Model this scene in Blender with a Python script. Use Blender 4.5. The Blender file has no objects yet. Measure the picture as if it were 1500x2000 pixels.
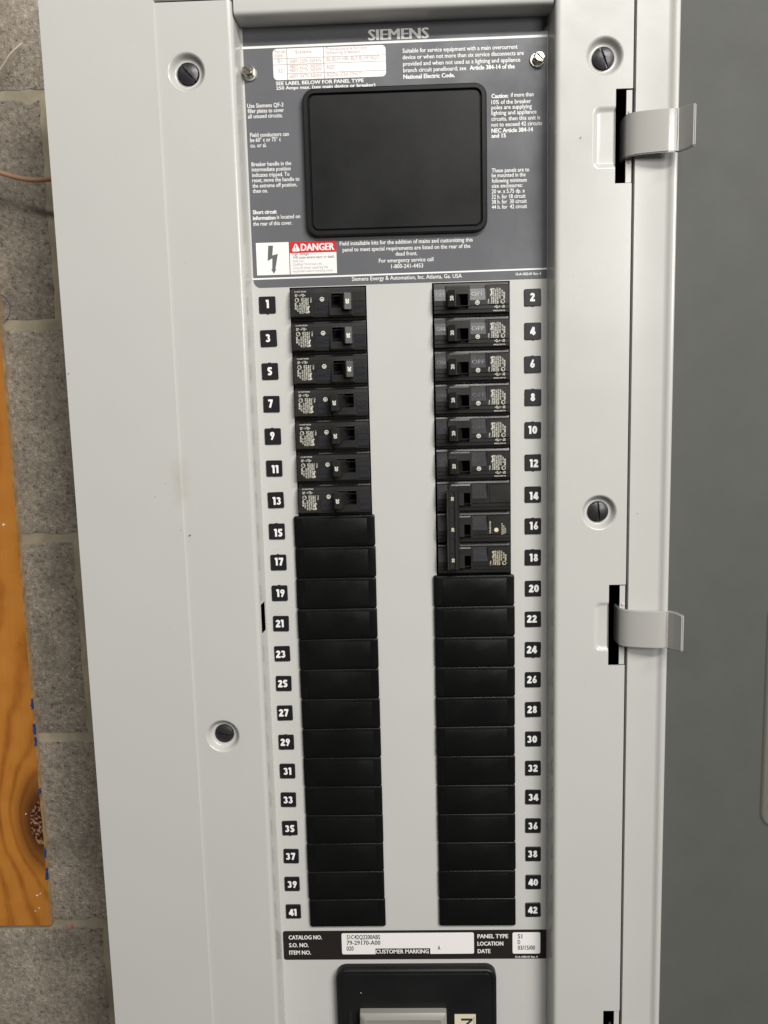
import bpy, bmesh, math, random
from mathutils import Vector, Matrix
from mathutils.geometry import tessellate_polygon
rnd = random.Random(7)
S = bpy.context.scene
COL = S.collection
MM = 0.001

# ---------------------------------------------------------------- camera
cd = bpy.data.cameras.new('camera')
cam = bpy.data.objects.new('camera', cd); COL.objects.link(cam); S.camera = cam
cd.sensor_fit = 'HORIZONTAL'; cd.sensor_width = 36.0; cd.lens = 1618.0/1500.0*36.0
cd.clip_start = 0.01; cd.clip_end = 50
RIGHT = Vector((0.99933942, 0.02632744, -0.02505192))
DOWN = Vector((-0.0212587, -0.13560545, -0.99053482))
FWD = Vector((-0.02947542, 0.99041306, -0.13495619))
m = Matrix.Identity(4)
for i in range(3):
    m[i][0] = RIGHT[i]; m[i][1] = -DOWN[i]; m[i][2] = -FWD[i]
m.translation = Vector((3.486, -655.966, -74.138))*MM
cam.matrix_world = m

# ---------------------------------------------------------------- room light
W = bpy.data.worlds.new('World'); S.world = W; W.use_nodes = True
bg = W.node_tree.nodes['Background']
bg.inputs[0].default_value = (1.0, 0.97, 0.92, 1); bg.inputs[1].default_value = 0.035
def area(name, loc, aim, sx, sy, power, col, spin=0):
    l = bpy.data.lights.new(name, 'AREA'); l.shape = 'RECTANGLE'; l.size = sx; l.size_y = sy
    l.energy = power; l.color = col
    o = bpy.data.objects.new(name, l); COL.objects.link(o)
    o.location = loc
    d = (Vector(aim)-Vector(loc)).normalized()
    o.rotation_euler = d.to_track_quat('-Z', 'Y').to_euler()
    return o
area('ceiling_tube_light', (0.85, -1.75, 1.36), (0.05, 0, -0.1), 1.7, 0.14, 58.5, (1.0, 0.985, 0.955))
area('room_light', (1.35, -2.35, 0.5), (0, 0, -0.2), 1.0, 0.7, 36.5, (1.0, 0.975, 0.94))
area('wall_fill_light', (-1.3, -2.3, 1.9), (0, 0, -0.2), 1.4, 0.25, 9.0, (1.0, 0.975, 0.93))  # added fill lamp with no known fixture, lifts the dark block wall
S.view_settings.view_transform = 'Standard'; S.view_settings.look = 'None'
S.view_settings.exposure = 0.0; S.view_settings.gamma = 1.0
S.render.engine = 'CYCLES'

# ---------------------------------------------------------------- materials
def mat(name, col, rough=0.4, metal=0.0, bump=0.0, bscale=400, smudge=0.0, coat=0.0, var=0.0, vscale=30, spec=0.5):
    M = bpy.data.materials.new(name); M.use_nodes = True
    nt = M.node_tree; N = nt.nodes; L = nt.links; b = N['Principled BSDF']
    b.inputs['Base Color'].default_value = (*col, 1); b.inputs['Roughness'].default_value = rough
    b.inputs['Metallic'].default_value = metal; b.inputs['Specular IOR Level'].default_value = spec
    if coat: b.inputs['Coat Weight'].default_value = coat; b.inputs['Coat Roughness'].default_value = 0.12
    tc = N.new('ShaderNodeNewGeometry')
    if bump:
        n = N.new('ShaderNodeTexNoise'); n.inputs['Scale'].default_value = bscale; n.inputs['Detail'].default_value = 3
        L.new(tc.outputs['Position'], n.inputs['Vector'])
        bp = N.new('ShaderNodeBump'); bp.inputs['Strength'].default_value = bump; bp.inputs['Distance'].default_value = 0.0002
        L.new(n.outputs[0], bp.inputs['Height']); L.new(bp.outputs[0], b.inputs['Normal'])
    if smudge:
        n = N.new('ShaderNodeTexNoise'); n.inputs['Scale'].default_value = 22; n.inputs['Detail'].default_value = 6
        n.inputs['Roughness'].default_value = 0.62
        L.new(tc.outputs['Position'], n.inputs['Vector'])
        r = N.new('ShaderNodeMapRange'); r.inputs[1].default_value = 0.35; r.inputs[2].default_value = 0.7
        r.inputs[3].default_value = max(0.03, rough-smudge); r.inputs[4].default_value = rough+smudge
        L.new(n.outputs[0], r.inputs[0]); L.new(r.outputs[0], b.inputs['Roughness'])
    if var:
        n = N.new('ShaderNodeTexNoise'); n.inputs['Scale'].default_value = vscale; n.inputs['Detail'].default_value = 4
        L.new(tc.outputs['Position'], n.inputs['Vector'])
        r = N.new('ShaderNodeMapRange'); r.inputs[1].default_value = 0.3; r.inputs[2].default_value = 0.7
        r.inputs[3].default_value = 1-var; r.inputs[4].default_value = 1+var
        L.new(n.outputs[0], r.inputs[0])
        mx = N.new('ShaderNodeVectorMath'); mx.operation = 'SCALE'; mx.inputs[0].default_value = col
        L.new(r.outputs[0], mx.inputs['Scale']); L.new(mx.outputs[0], b.inputs['Base Color'])
    return M
PAINT = mat('grey_enamel_paint', (0.54, 0.535, 0.504), 0.24, bump=0.10, bscale=650, smudge=0.05, var=0.012, vscale=14)
COVERP = mat('grey_cover_paint', (0.56, 0.555, 0.525), 0.30, bump=0.08, bscale=800, smudge=0.05, var=0.01, vscale=18)
HINGEP = mat('hinge_grey_paint', (0.43, 0.42, 0.395), 0.16, bump=0.08, bscale=500, coat=0.5)
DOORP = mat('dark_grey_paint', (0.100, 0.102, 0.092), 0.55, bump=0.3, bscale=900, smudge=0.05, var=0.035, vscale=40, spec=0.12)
LABEL = mat('slate_label_print', (0.140, 0.142, 0.152), 0.22, smudge=0.07, var=0.03, vscale=12)
PRINT = mat('white_print', (0.86, 0.85, 0.83), 0.35)
WHITEBOX = mat('white_label_field', (0.88, 0.86, 0.83), 0.3)
RED = mat('red_print', (0.68, 0.025, 0.03), 0.3)
FAINT = mat('faded_red_print', (0.66, 0.52, 0.50), 0.4)
FAINTG = mat('grey_print', (0.42, 0.37, 0.37), 0.4)
FAINTL = mat('faded_grey_print', (0.62, 0.59, 0.59), 0.4)
INK = mat('black_ink', (0.03, 0.025, 0.03), 0.4)
PLATE = mat('black_nameplate', (0.022, 0.018, 0.017), 0.3, smudge=0.06)
TILE = mat('black_tile_plastic', (0.013, 0.012, 0.014), 0.35, bump=0.2, bscale=900)
BREAKER = mat('black_phenolic', (0.020, 0.0185, 0.017), 0.36, bump=0.12, bscale=1100, smudge=0.08, var=0.12, vscale=60)
HANDLE = mat('toggle_plastic', (0.020, 0.0195, 0.019), 0.36, bump=0.08, bscale=1200)
WINDOW = mat('satin_black_window', (0.034, 0.035, 0.039), 0.25, smudge=0.05, bump=0.05, bscale=300)
FILLER = mat('black_filler_plastic', (0.0055, 0.0055, 0.0055), 0.33, bump=0.08, bscale=700, smudge=0.10, spec=0.24)
DISPLAY = mat('black_cover_plastic', (0.012, 0.0118, 0.012), 0.36, bump=0.12, bscale=1000, smudge=0.05, var=0.15, vscale=25, spec=0.22)
CREAM = mat('cream_print', (0.74, 0.73, 0.63), 0.45)
AMBER = mat('amber_print', (0.72, 0.66, 0.46), 0.45)
SCREW = mat('blackened_screw', (0.055, 0.052, 0.055), 0.36, metal=0.6, bump=0.4, bscale=700)
CHROME = mat('zinc_plated_steel', (0.62, 0.58, 0.50), 0.22, metal=1.0, bump=0.3, bscale=500)
WASHER = mat('washer_steel', (0.62, 0.60, 0.55), 0.35, metal=0.7)
VOID = mat('dark_box_interior', (0.006, 0.006, 0.007), 0.7)
GREYH = mat('grey_handle_plastic', (0.30, 0.29, 0.26), 0.35, bump=0.2, bscale=700)
YELL = mat('cream_label', (0.70, 0.64, 0.48), 0.5)
TAPE = mat('blue_masking_tape', (0.012, 0.06, 0.22), 0.7, var=0.3, vscale=200)
STRING = mat('pale_string', (0.50, 0.43, 0.33), 0.8)
CABLE = mat('tan_cable_jacket', (0.42, 0.24, 0.14), 0.55, var=0.08, vscale=60)
PEN = mat('blue_pen_ink', (0.10, 0.12, 0.24), 0.7, var=0.4, vscale=300)
STAIN = mat('rust_smear', (0.52, 0.42, 0.32), 0.4)
PAPER = mat('directory_paper', (0.30, 0.24, 0.20), 0.7, var=0.06, vscale=60)
FLECK = mat('white_fleck', (0.75, 0.72, 0.66), 0.7)
GRIME = mat('grime', (0.16, 0.14, 0.12), 0.8)
CLEAR = bpy.data.materials.new('clear_vinyl'); CLEAR.use_nodes = True
_b = CLEAR.node_tree.nodes['Principled BSDF']
_b.inputs['Base Color'].default_value = (0.36, 0.33, 0.28, 1); _b.inputs['Roughness'].default_value = 0.18
_b.inputs['Alpha'].default_value = 0.28

# paint with one rust smear beside the crease of the left strip
def stain_paint():
    M = PAINT.copy(); M.name = 'grey_enamel_paint_stained'
    nt = M.node_tree; N = nt.nodes; L = nt.links; b = N['Principled BSDF']
    src = b.inputs['Base Color'].links[0].from_socket
    g = N.new('ShaderNodeNewGeometry'); mp = N.new('ShaderNodeMapping')
    mp.vector_type = 'POINT'
    mp.inputs['Location'].default_value = (0.1725/0.010, 0, 0.134/0.024); mp.inputs['Scale'].default_value = (1/0.010, 0, 1/0.024)
    L.new(g.outputs['Position'], mp.inputs['Vector'])
    ln = N.new('ShaderNodeVectorMath'); ln.operation = 'LENGTH'; L.new(mp.outputs[0], ln.inputs[0])
    n = N.new('ShaderNodeTexNoise'); n.inputs['Scale'].default_value = 130; n.inputs['Detail'].default_value = 5
    L.new(g.outputs['Position'], n.inputs['Vector'])
    a = N.new('ShaderNodeMath'); a.operation = 'MULTIPLY_ADD'; a.inputs[1].default_value = 1.3; L.new(n.outputs[0], a.inputs[0]); L.new(ln.outputs['Value'], a.inputs[2])
    r = N.new('ShaderNodeMapRange'); r.inputs[1].default_value = 0.55; r.inputs[2].default_value = 1.6
    r.inputs[3].default_value = 0.38; r.inputs[4].default_value = 0.0
    L.new(a.outputs[0], r.inputs[0])
    mx = N.new('ShaderNodeMix'); mx.data_type = 'RGBA'
    L.new(r.outputs[0], mx.inputs[0]); L.new(src, mx.inputs[6]); mx.inputs[7].default_value = (0.42, 0.36, 0.28, 1)
    L.new(mx.outputs[2], b.inputs['Base Color'])
    return M
PAINT_ST = stain_paint()

def block_mat():
    M = bpy.data.materials.new('porous_concrete_block'); M.use_nodes = True
    nt = M.node_tree; N = nt.nodes; L = nt.links; b = N['Principled BSDF']; b.inputs['Roughness'].default_value = 0.9
    b.inputs['Specular IOR Level'].default_value = 0.2
    g = N.new('ShaderNodeNewGeometry')
    def noise(s, d=6, r=0.6):
        n = N.new('ShaderNodeTexNoise'); n.inputs['Scale'].default_value = s; n.inputs['Detail'].default_value = d; n.inputs['Roughness'].default_value = r
        L.new(g.outputs['Position'], n.inputs['Vector']); return n
    a = noise(260, 8, 0.78); c = noise(17, 4); v = N.new('ShaderNodeTexVoronoi'); v.inputs['Scale'].default_value = 420
    L.new(g.outputs['Position'], v.inputs['Vector'])
    cr = N.new('ShaderNodeValToRGB'); e = cr.color_ramp.elements
    e[0].position = 0.33; e[0].color = (0.09, 0.07, 0.055, 1); e[1].position = 0.70; e[1].color = (0.88, 0.78, 0.65, 1)
    k = cr.color_ramp.elements.new(0.43); k.color = (0.38, 0.325, 0.26, 1); k = cr.color_ramp.elements.new(0.56); k.color = (0.52, 0.45, 0.365, 1)
    L.new(a.outputs[0], cr.inputs[0])
    mx = N.new('ShaderNodeMix'); mx.data_type = 'RGBA'; mx.blend_type = 'MULTIPLY'; mx.inputs[0].default_value = 1.0
    r = N.new('ShaderNodeMapRange'); r.inputs[1].default_value = 0.3; r.inputs[2].default_value = 0.7; r.inputs[3].default_value = 0.72; r.inputs[4].default_value = 1.25
    L.new(c.outputs[0], r.inputs[0]); L.new(cr.outputs[0], mx.inputs[6]); L.new(r.outputs[0], mx.inputs[7])
    # each block its own slight tone
    oi = N.new('ShaderNodeObjectInfo'); r2 = N.new('ShaderNodeMapRange'); r2.inputs[3].default_value = 0.9; r2.inputs[4].default_value = 1.1
    L.new(oi.outputs['Random'], r2.inputs[0])
    m2 = N.new('ShaderNodeMix'); m2.data_type = 'RGBA'; m2.blend_type = 'MULTIPLY'; m2.inputs[0].default_value = 1.0
    L.new(mx.outputs[2], m2.inputs[6]); L.new(r2.outputs[0], m2.inputs[7])
    # pale and dark grains
    sp = N.new('ShaderNodeMapRange'); sp.inputs[1].default_value = 0.10; sp.inputs[2].default_value = 0.22; sp.inputs[3].default_value = 1; sp.inputs[4].default_value = 0
    L.new(v.outputs['Distance'], sp.inputs[0])
    th = N.new('ShaderNodeSeparateColor'); L.new(v.outputs['Color'], th.inputs[0])
    gt = N.new('ShaderNodeMath'); gt.operation = 'GREATER_THAN'; gt.inputs[1].default_value = 0.93; L.new(th.outputs[0], gt.inputs[0])
    mu = N.new('ShaderNodeMath'); mu.operation = 'MULTIPLY'; L.new(sp.outputs[0], mu.inputs[0]); L.new(gt.outputs[0], mu.inputs[1])
    m3 = N.new('ShaderNodeMix'); m3.data_type = 'RGBA'; L.new(mu.outputs[0], m3.inputs[0]); L.new(m2.outputs[2], m3.inputs[6]); m3.inputs[7].default_value = (0.55, 0.50, 0.43, 1)
    v2 = N.new('ShaderNodeTexVoronoi'); v2.inputs['Scale'].default_value = 300; L.new(g.outputs['Position'], v2.inputs['Vector'])
    t2 = N.new('ShaderNodeSeparateColor'); L.new(v2.outputs['Color'], t2.inputs[0])
    pr = N.new('ShaderNodeMapRange'); pr.inputs[1].default_value = 0.16; pr.inputs[2].default_value = 0.34; pr.inputs[3].default_value = 1; pr.inputs[4].default_value = 0
    dn = N.new('ShaderNodeMath'); dn.operation = 'MULTIPLY_ADD'; dn.inputs[1].default_value = 0.5; L.new(a.outputs[0], dn.inputs[0]); L.new(v2.outputs['Distance'], dn.inputs[2])
    sb = N.new('ShaderNodeMath'); sb.operation = 'SUBTRACT'; sb.inputs[1].default_value = 0.25; L.new(dn.outputs[0], sb.inputs[0]); L.new(sb.outputs[0], pr.inputs[0])
    g2 = N.new('ShaderNodeMath'); g2.operation = 'GREATER_THAN'; g2.inputs[1].default_value = 0.88; L.new(t2.outputs[1], g2.inputs[0])
    pm = N.new('ShaderNodeMath'); pm.operation = 'MULTIPLY'; L.new(pr.outputs[0], pm.inputs[0]); L.new(g2.outputs[0], pm.inputs[1])
    m4 = N.new('ShaderNodeMix'); m4.data_type = 'RGBA'; L.new(pm.outputs[0], m4.inputs[0]); L.new(m3.outputs[2], m4.inputs[6]); m4.inputs[7].default_value = (0.17, 0.135, 0.105, 1)
    L.new(m4.outputs[2], b.inputs['Base Color'])
    ad = N.new('ShaderNodeMath'); ad.operation = 'MULTIPLY_ADD'; ad.inputs[1].default_value = 0.5
    d = noise(95, 8, 0.75); L.new(d.outputs[0], ad.inputs[0]); L.new(a.outputs[0], ad.inputs[2])
    bp = N.new('ShaderNodeBump'); bp.inputs['Strength'].default_value = 1.0; bp.inputs['Distance'].default_value = 0.0045
    sp2 = N.new('ShaderNodeMath'); sp2.operation = 'MULTIPLY_ADD'; sp2.inputs[1].default_value = -0.45; L.new(pm.outputs[0], sp2.inputs[0]); L.new(ad.outputs[0], sp2.inputs[2])
    L.new(sp2.outputs[0], bp.inputs['Height']); L.new(bp.outputs[0], b.inputs['Normal'])
    return M
BLOCK = block_mat()
MORTAR = mat('smooth_mortar', (0.37, 0.32, 0.23), 0.85, bump=1.0, bscale=150, var=0.25, vscale=45, spec=0.2)

def wood_mat():
    M = bpy.data.materials.new('stained_pine'); M.use_nodes = True
    nt = M.node_tree; N = nt.nodes; L = nt.links; b = N['Principled BSDF']; b.inputs['Roughness'].default_value = 0.33
    g = N.new('ShaderNodeNewGeometry'); sx = N.new('ShaderNodeSeparateXYZ')
    nz = N.new('ShaderNodeTexNoise'); nz.inputs['Scale'].default_value = 9; nz.inputs['Detail'].default_value = 2
    L.new(g.outputs['Position'], nz.inputs['Vector'])
    L.new(g.outputs['Position'], sx.inputs[0])
    def M_(op, a, b_=None, c=None):
        n = N.new('ShaderNodeMath'); n.operation = op
        for i, v in enumerate((a, b_, c)):
            if v is None: continue
            if hasattr(v, 'is_linked') or hasattr(v, 'links'): L.new(v, n.inputs[i])
            else: n.inputs[i].default_value = v
        return n.outputs[0]
    x, z = sx.outputs[0], sx.outputs[2]
    dx = M_('MULTIPLY', M_('ADD', x, 0.372), 1/0.030); dz = M_('MULTIPLY', M_('ADD', z, 0.487), 1/0.060)
    r2 = M_('ADD', M_('MULTIPLY', dx, dx), M_('MULTIPLY', dz, dz))
    ex = M_('POWER', 2.718, M_('MULTIPLY', r2, -1.0))
    ex2 = M_('DIVIDE', 1.0, M_('ADD', r2, 1.0))
    f = M_('ADD', M_('MULTIPLY', x, 55.0), M_('MULTIPLY', ex2, 8.0))
    f = M_('ADD', f, M_('MULTIPLY', nz.outputs[0], 3.2))
    s = M_('POWER', M_('MULTIPLY_ADD', M_('SINE', M_('MULTIPLY', f, 3.4)), 0.5, 0.5), 2.6)
    st = N.new('ShaderNodeMapping'); st.inputs['Scale'].default_value = (1400, 1, 26); L.new(g.outputs['Position'], st.inputs[0])
    fn = N.new('ShaderNodeTexNoise'); fn.inputs['Scale'].default_value = 1; fn.inputs['Detail'].default_value = 4; L.new(st.outputs[0], fn.inputs['Vector'])
    bl = N.new('ShaderNodeTexNoise'); bl.inputs['Scale'].default_value = 55; bl.inputs['Detail'].default_value = 5; L.new(g.outputs['Position'], bl.inputs['Vector'])
    t = M_('ADD', M_('MULTIPLY', s, 0.26), M_('ADD', M_('MULTIPLY', fn.outputs[0], 0.34), M_('MULTIPLY', bl.outputs[0], 0.42)))
    cr = N.new('ShaderNodeValToRGB'); e = cr.color_ramp.elements
    e[0].position = 0.18; e[0].color = (0.56, 0.235, 0.045, 1); e[1].position = 0.80; e[1].color = (0.27, 0.085, 0.015, 1)
    k = cr.color_ramp.elements.new(0.48); k.color = (0.48, 0.182, 0.030, 1)
    L.new(t, cr.inputs[0])
    # the knot: a dark rim and a crumbly speckled core
    vo = N.new('ShaderNodeTexNoise'); vo.inputs['Scale'].default_value = 300; vo.inputs['Detail'].default_value = 6; vo.inputs['Roughness'].default_value = 0.7; L.new(g.outputs['Position'], vo.inputs['Vector'])
    kc = N.new('ShaderNodeValToRGB'); e = kc.color_ramp.elements
    e[0].position = 0.50; e[0].color = (0.05, 0.012, 0.005, 1); e[1].position = 0.60; e[1].color = (0.42, 0.24, 0.13, 1)
    L.new(vo.outputs[0], kc.inputs[0])
    kn = M_('ADD', r2, M_('MULTIPLY', bl.outputs[0], 0.22))
    rim = N.new('ShaderNodeMapRange'); rim.inputs[1].default_value = 0.25; rim.inputs[2].default_value = 1.15; rim.inputs[3].default_value = 0.95; rim.inputs[4].default_value = 0.0
    L.new(kn, rim.inputs[0])
    m1 = N.new('ShaderNodeMix'); m1.data_type = 'RGBA'; L.new(rim.outputs[0], m1.inputs[0]); L.new(cr.outputs[0], m1.inputs[6]); m1.inputs[7].default_value = (0.085, 0.028, 0.010, 1)
    lt = M_('LESS_THAN', kn, 0.24)
    m2 = N.new('ShaderNodeMix'); m2.data_type = 'RGBA'; L.new(lt, m2.inputs[0]); L.new(m1.outputs[2], m2.inputs[6]); L.new(kc.outputs[0], m2.inputs[7])
    L.new(m2.outputs[2], b.inputs['Base Color'])
    bp = N.new('ShaderNodeBump'); bp.inputs['Strength'].default_value = 0.25; bp.inputs['Distance'].default_value = 0.0006
    L.new(t, bp.inputs['Height']); L.new(bp.outputs[0], b.inputs['Normal'])
    return M
WOOD = wood_mat()
WEDGE = mat('raw_plywood_edge', (0.50, 0.34, 0.18), 0.8, var=0.3, vscale=120)

# ---------------------------------------------------------------- helpers (all sizes in millimetres)
def new_obj(name, bm, material, parent=None, smooth=False, weld=True):
    if weld: bmesh.ops.remove_doubles(bm, verts=bm.verts, dist=0.00001)
    me = bpy.data.meshes.new(name); bm.to_mesh(me); bm.free()
    me.materials.append(material)
    if smooth:
        me.polygons.foreach_set('use_smooth', [True]*len(me.polygons))
        try: me.set_sharp_from_angle(angle=math.radians(32))
        except Exception: pass
    o = bpy.data.objects.new(name, me); COL.objects.link(o)
    if parent: o.parent = parent
    return o
def thing(name, label, cat, loc=(0, 0, 0), group=None):
    o = bpy.data.objects.new(name, None); COL.objects.link(o); o.empty_display_size = 0.01
    o.location = Vector(loc)*MM
    tag(o, label, cat, group); return o
def tag(o, label=None, cat=None, group=None, kind=None):
    for k, v in (('label', label), ('category', cat), ('group', group), ('kind', kind)):
        if v: o[k] = v
    return o
def V(x, y, z): return Vector((x*MM, y*MM, z*MM))
def tri_plate(bm, outer, holes, y):
    """flat plate facing -Y at depth y, outline points (x,z), with holes"""
    loops = [[Vector((p[0], p[1], 0)) for p in l] for l in [outer]+holes]
    flat = [p for l in loops for p in l]
    vs = [bm.verts.new(V(p.x, y, p.y)) for p in flat]
    for t in tessellate_polygon(loops):
        a, b, c = (flat[i] for i in t)
        if abs((b-a).cross(c-a).z) < 1e-9: continue
        idx = t if (b-a).cross(c-a).z > 0 else t[::-1]
        try: bm.faces.new([vs[i] for i in idx])
        except ValueError: pass
def wall_loop(bm, pts, y0, y1, closed=True, flip=False):
    n = len(pts)
    for i in range(n if closed else n-1):
        a, b = pts[i], pts[(i+1) % n]
        q = [bm.verts.new(V(a[0], y0, a[1])), bm.verts.new(V(b[0], y0, b[1])), bm.verts.new(V(b[0], y1, b[1])), bm.verts.new(V(a[0], y1, a[1]))]
        bm.faces.new(q[::-1] if flip else q)
def rr(cx, cz, w, h, r, n=5):
    r = max(r, 0.01); P = []
    for sx, sz, a0 in ((1, -1, -90), (1, 1, 0), (-1, 1, 90), (-1, -1, 180)):
        ox, oz = cx+sx*(w/2-r), cz+sz*(h/2-r)
        for k in range(n+1):
            a = math.radians(a0+90*k/n); P.append((ox+r*math.cos(a), oz+r*math.sin(a)))
    return P
def circ(cx, cz, r, n=40, a0=0): return [(cx+r*math.cos(a0+2*math.pi*k/n), cz+r*math.sin(a0+2*math.pi*k/n)) for k in range(n)]
def loft(bm, rings, cap=True, closed=True):
    """rings: list of (outline, y); quads between, last one capped (faces the camera side)"""
    prev = None
    for pts, y in rings:
        cur = [bm.verts.new(V(p[0], y, p[1])) for p in pts]
        if prev:
            n = len(cur)
            for i in range(n if closed else n-1):
                bm.faces.new([prev[i], prev[(i+1) % n], cur[(i+1) % n], cur[i]])
        prev = cur
    if cap: bm.faces.new(prev)
def box(bm, x0, x1, y0, y1, z0, z1):
    v = [bm.verts.new(V(x, y, z)) for x in (x0, x1) for y in (y0, y1) for z in (z0, z1)]
    for f in ((0, 1, 3, 2), (4, 6, 7, 5), (0, 4, 5, 1), (2, 3, 7, 6), (0, 2, 6, 4), (1, 5, 7, 3)): bm.faces.new([v[i] for i in f])
def prism(bm, prof, u0, u1, axis='x', caps=True):
    """profile of (z,y) extruded along x, or (x,y) extruded along z"""
    def P(a, b, u): return V(u, b, a) if axis == 'x' else V(a, b, u)
    A = [bm.verts.new(P(a, b, u0)) for a, b in prof]; B = [bm.verts.new(P(a, b, u1)) for a, b in prof]
    n = len(prof)
    for i in range(n): bm.faces.new([A[i], A[(i+1) % n], B[(i+1) % n], B[i]])
    if caps: bm.faces.new(A[::-1]); bm.faces.new(B)
    bmesh.ops.recalc_face_normals(bm, faces=bm.faces)
def strip(bm, prof, u0, u1, axis='z'):
    A = [bm.verts.new(V(a, b, u0) if axis == 'z' else V(u0, b, a)) for a, b in prof]
    B = [bm.verts.new(V(a, b, u1) if axis == 'z' else V(u1, b, a)) for a, b in prof]
    for i in range(len(prof)-1): bm.faces.new([A[i], A[i+1], B[i+1], B[i]])
def poly(bm, pts, y): bm.faces.new([bm.verts.new(V(p[0], y, p[1])) for p in pts])
def tube(bm, pts, r, n=10):
    prev = None
    for i, p in enumerate(pts):
        t = (pts[min(i+1, len(pts)-1)]-pts[max(i-1, 0)]).normalized()
        a = t.cross(Vector((0, 1, 0))).normalized(); b = t.cross(a)
        cur = [bm.verts.new(p+(a*math.cos(k*2*math.pi/n)+b*math.sin(k*2*math.pi/n))*r) for k in range(n)]
        if prev:
            for k in range(n): bm.faces.new([prev[k], prev[(k+1) % n], cur[(k+1) % n], cur[k]])
        prev = cur
CACHE = {}
def glyphs(txt, bold, res=2):
    """text as flat polygons in font units: list of triangles, with its width"""
    key = (txt, bold)
    if key in CACHE: return CACHE[key]
    c = bpy.data.curves.new('t', 'FONT'); c.body = txt; c.size = 1; c.resolution_u = res; c.fill_mode = 'FRONT'
    c.offset = bold
    o = bpy.data.objects.new('t', c)
    me = bpy.data.meshes.new_from_object(o)
    vs = [v.co.copy() for v in me.vertices]; fs = [tuple(p.vertices) for p in me.polygons]
    bpy.data.objects.remove(o); bpy.data.curves.remove(c); bpy.data.meshes.remove(me)
    x0 = min(v.x for v in vs); x1 = max(v.x for v in vs)
    CACHE[key] = (vs, fs, x0, x1); return CACHE[key]
def put_text(bm, txt, x, z, cap, width=None, y=0.0, bold=0.0, rot=0, squeeze=0.82, thick=0.0, strike=0.0):
    if strike:
        w = (width or 0); d = strike*cap
        for k in ((0, 1) if strike < .07 else (0, .5, 1)):
            put_text(bm, txt, x+(d*k if rot == 0 else 0), z-(d*k if rot else 0), cap, width=w-d if width else None, y=y-0.012*k, bold=bold, rot=rot, squeeze=squeeze)
        return
    vs, fs, x0, x1 = glyphs(txt, bold)
    s = cap/0.729
    sx = (width/(x1-x0)) if width else s*squeeze
    ca, sa = math.cos(math.radians(rot)), math.sin(math.radians(rot))
    P = []
    for v in vs:
        a = (v.x-x0)*sx; b = v.y*s
        P.append((x+a*ca-b*sa, z+a*sa+b*ca))
    F = [bm.verts.new(V(p[0], y-thick, p[1])) for p in P]
    for f in fs:
        try: fc = bm.faces.new([F[i] for i in f])
        except ValueError: continue
        fc.normal_update()
        if fc.normal.y > 0: fc.normal_flip()
    if thick:
        from collections import Counter
        E = Counter()
        for f in fs:
            for i in range(len(f)): E[tuple(sorted((f[i], f[(i+1) % len(f)])))] += 1
        B = {}
        for (i, j), n in E.items():
            if n == 1:
                for k in (i, j):
                    if k not in B: B[k] = bm.verts.new(V(P[k][0], y, P[k][1]))
                bm.faces.new([F[i], F[j], B[j], B[i]])
    return (x1-x0)*sx

# geometric heavy numerals drawn as broad strokes
def arc(cx, cz, rx, rz, a0, a1, n=14): return [(cx+rx*math.cos(math.radians(a0+(a1-a0)*k/n)), cz+rz*math.sin(math.radians(a0+(a1-a0)*k/n))) for k in range(n+1)]
DIG = {
 '0': [arc(.31, .5, .185, .36, 0, 360, 22)],
 '1': [[(.25, 0), (.25, 1)], [(.02, .83), (.25, .93)]],
 '2': [arc(.29, .70, .17, .17, 175, -35, 12)+[(.12, .13)], [(.01, .12), (.60, .12)]],
 '3': [[(.06, .80)]+arc(.27, .725, .155, .15, 120, -95, 12), arc(.27, .30, .185, .18, 95, -115, 14)+[(.05, .20)]],
 '4': [[(.42, .97), (.08, .31)], [(.0, .28), (.66, .28)], [(.43, 0), (.43, .97)]],
 '5': [[(.12, .88), (.56, .88)], [(.17, .90), (.15, .56)], arc(.27, .32, .195, .20, 125, -145, 14)],
 '6': [arc(.31, .31, .175, .185, 0, 360, 18), [(.42, 1.0), (.15, .40)]],
 '7': [[(.03, .88), (.60, .88)], [(.50, .90), (.22, 0)]],
 '8': [arc(.31, .74, .13, .135, 0, 360, 16), arc(.31, .29, .17, .165, 0, 360, 18)],
 '9': [arc(.31, .69, .175, .185, 0, 360, 18), [(.20, 0.0), (.47, .60)]],
}
def ribbon(bm, pts, t, y, k):
    closed = (Vector(pts[0])-Vector(pts[-1])).length < 1e-6
    P = [Vector(p) for p in (pts[:-1] if closed else pts)]; n = len(P); Lf, Rt = [], []
    for i in range(n):
        a = P[(i-1) % n] if (closed or i) else P[0]; b = P[(i+1) % n] if (closed or i < n-1) else P[-1]
        d = (b-a).normalized(); nn = Vector((-d.y, d.x))*t/2
        Lf.append(P[i]+nn); Rt.append(P[i]-nn)
    A = [bm.verts.new(V(p.x, y-k*0.012, p.y)) for p in Lf]; B = [bm.verts.new(V(p.x, y-k*0.012, p.y)) for p in Rt]
    for i in range(n if closed else n-1):
        j = (i+1) % n; f = bm.faces.new([A[i], B[i], B[j], A[j]]); f.normal_update()
        if f.normal.y > 0: f.normal_flip()
def numeral(bm, txt, cx, cz, h, y):
    adv = {'1': .48}; wd = [adv.get(c, .66) for c in txt]; tot = sum(wd); x = cx-tot*h/2; k = 0
    for c, w in zip(txt, wd):
        for st in DIG[c]:
            ribbon(bm, [(x+p[0]*h, cz-h/2+p[1]*h) for p in st], (0.215 if c in '3689' else 0.25)*h, y, k); k += 1
        x += w*h
def sub(name, bm, m, parent, **k): return new_obj(name, bm, m, parent, **k)
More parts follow.
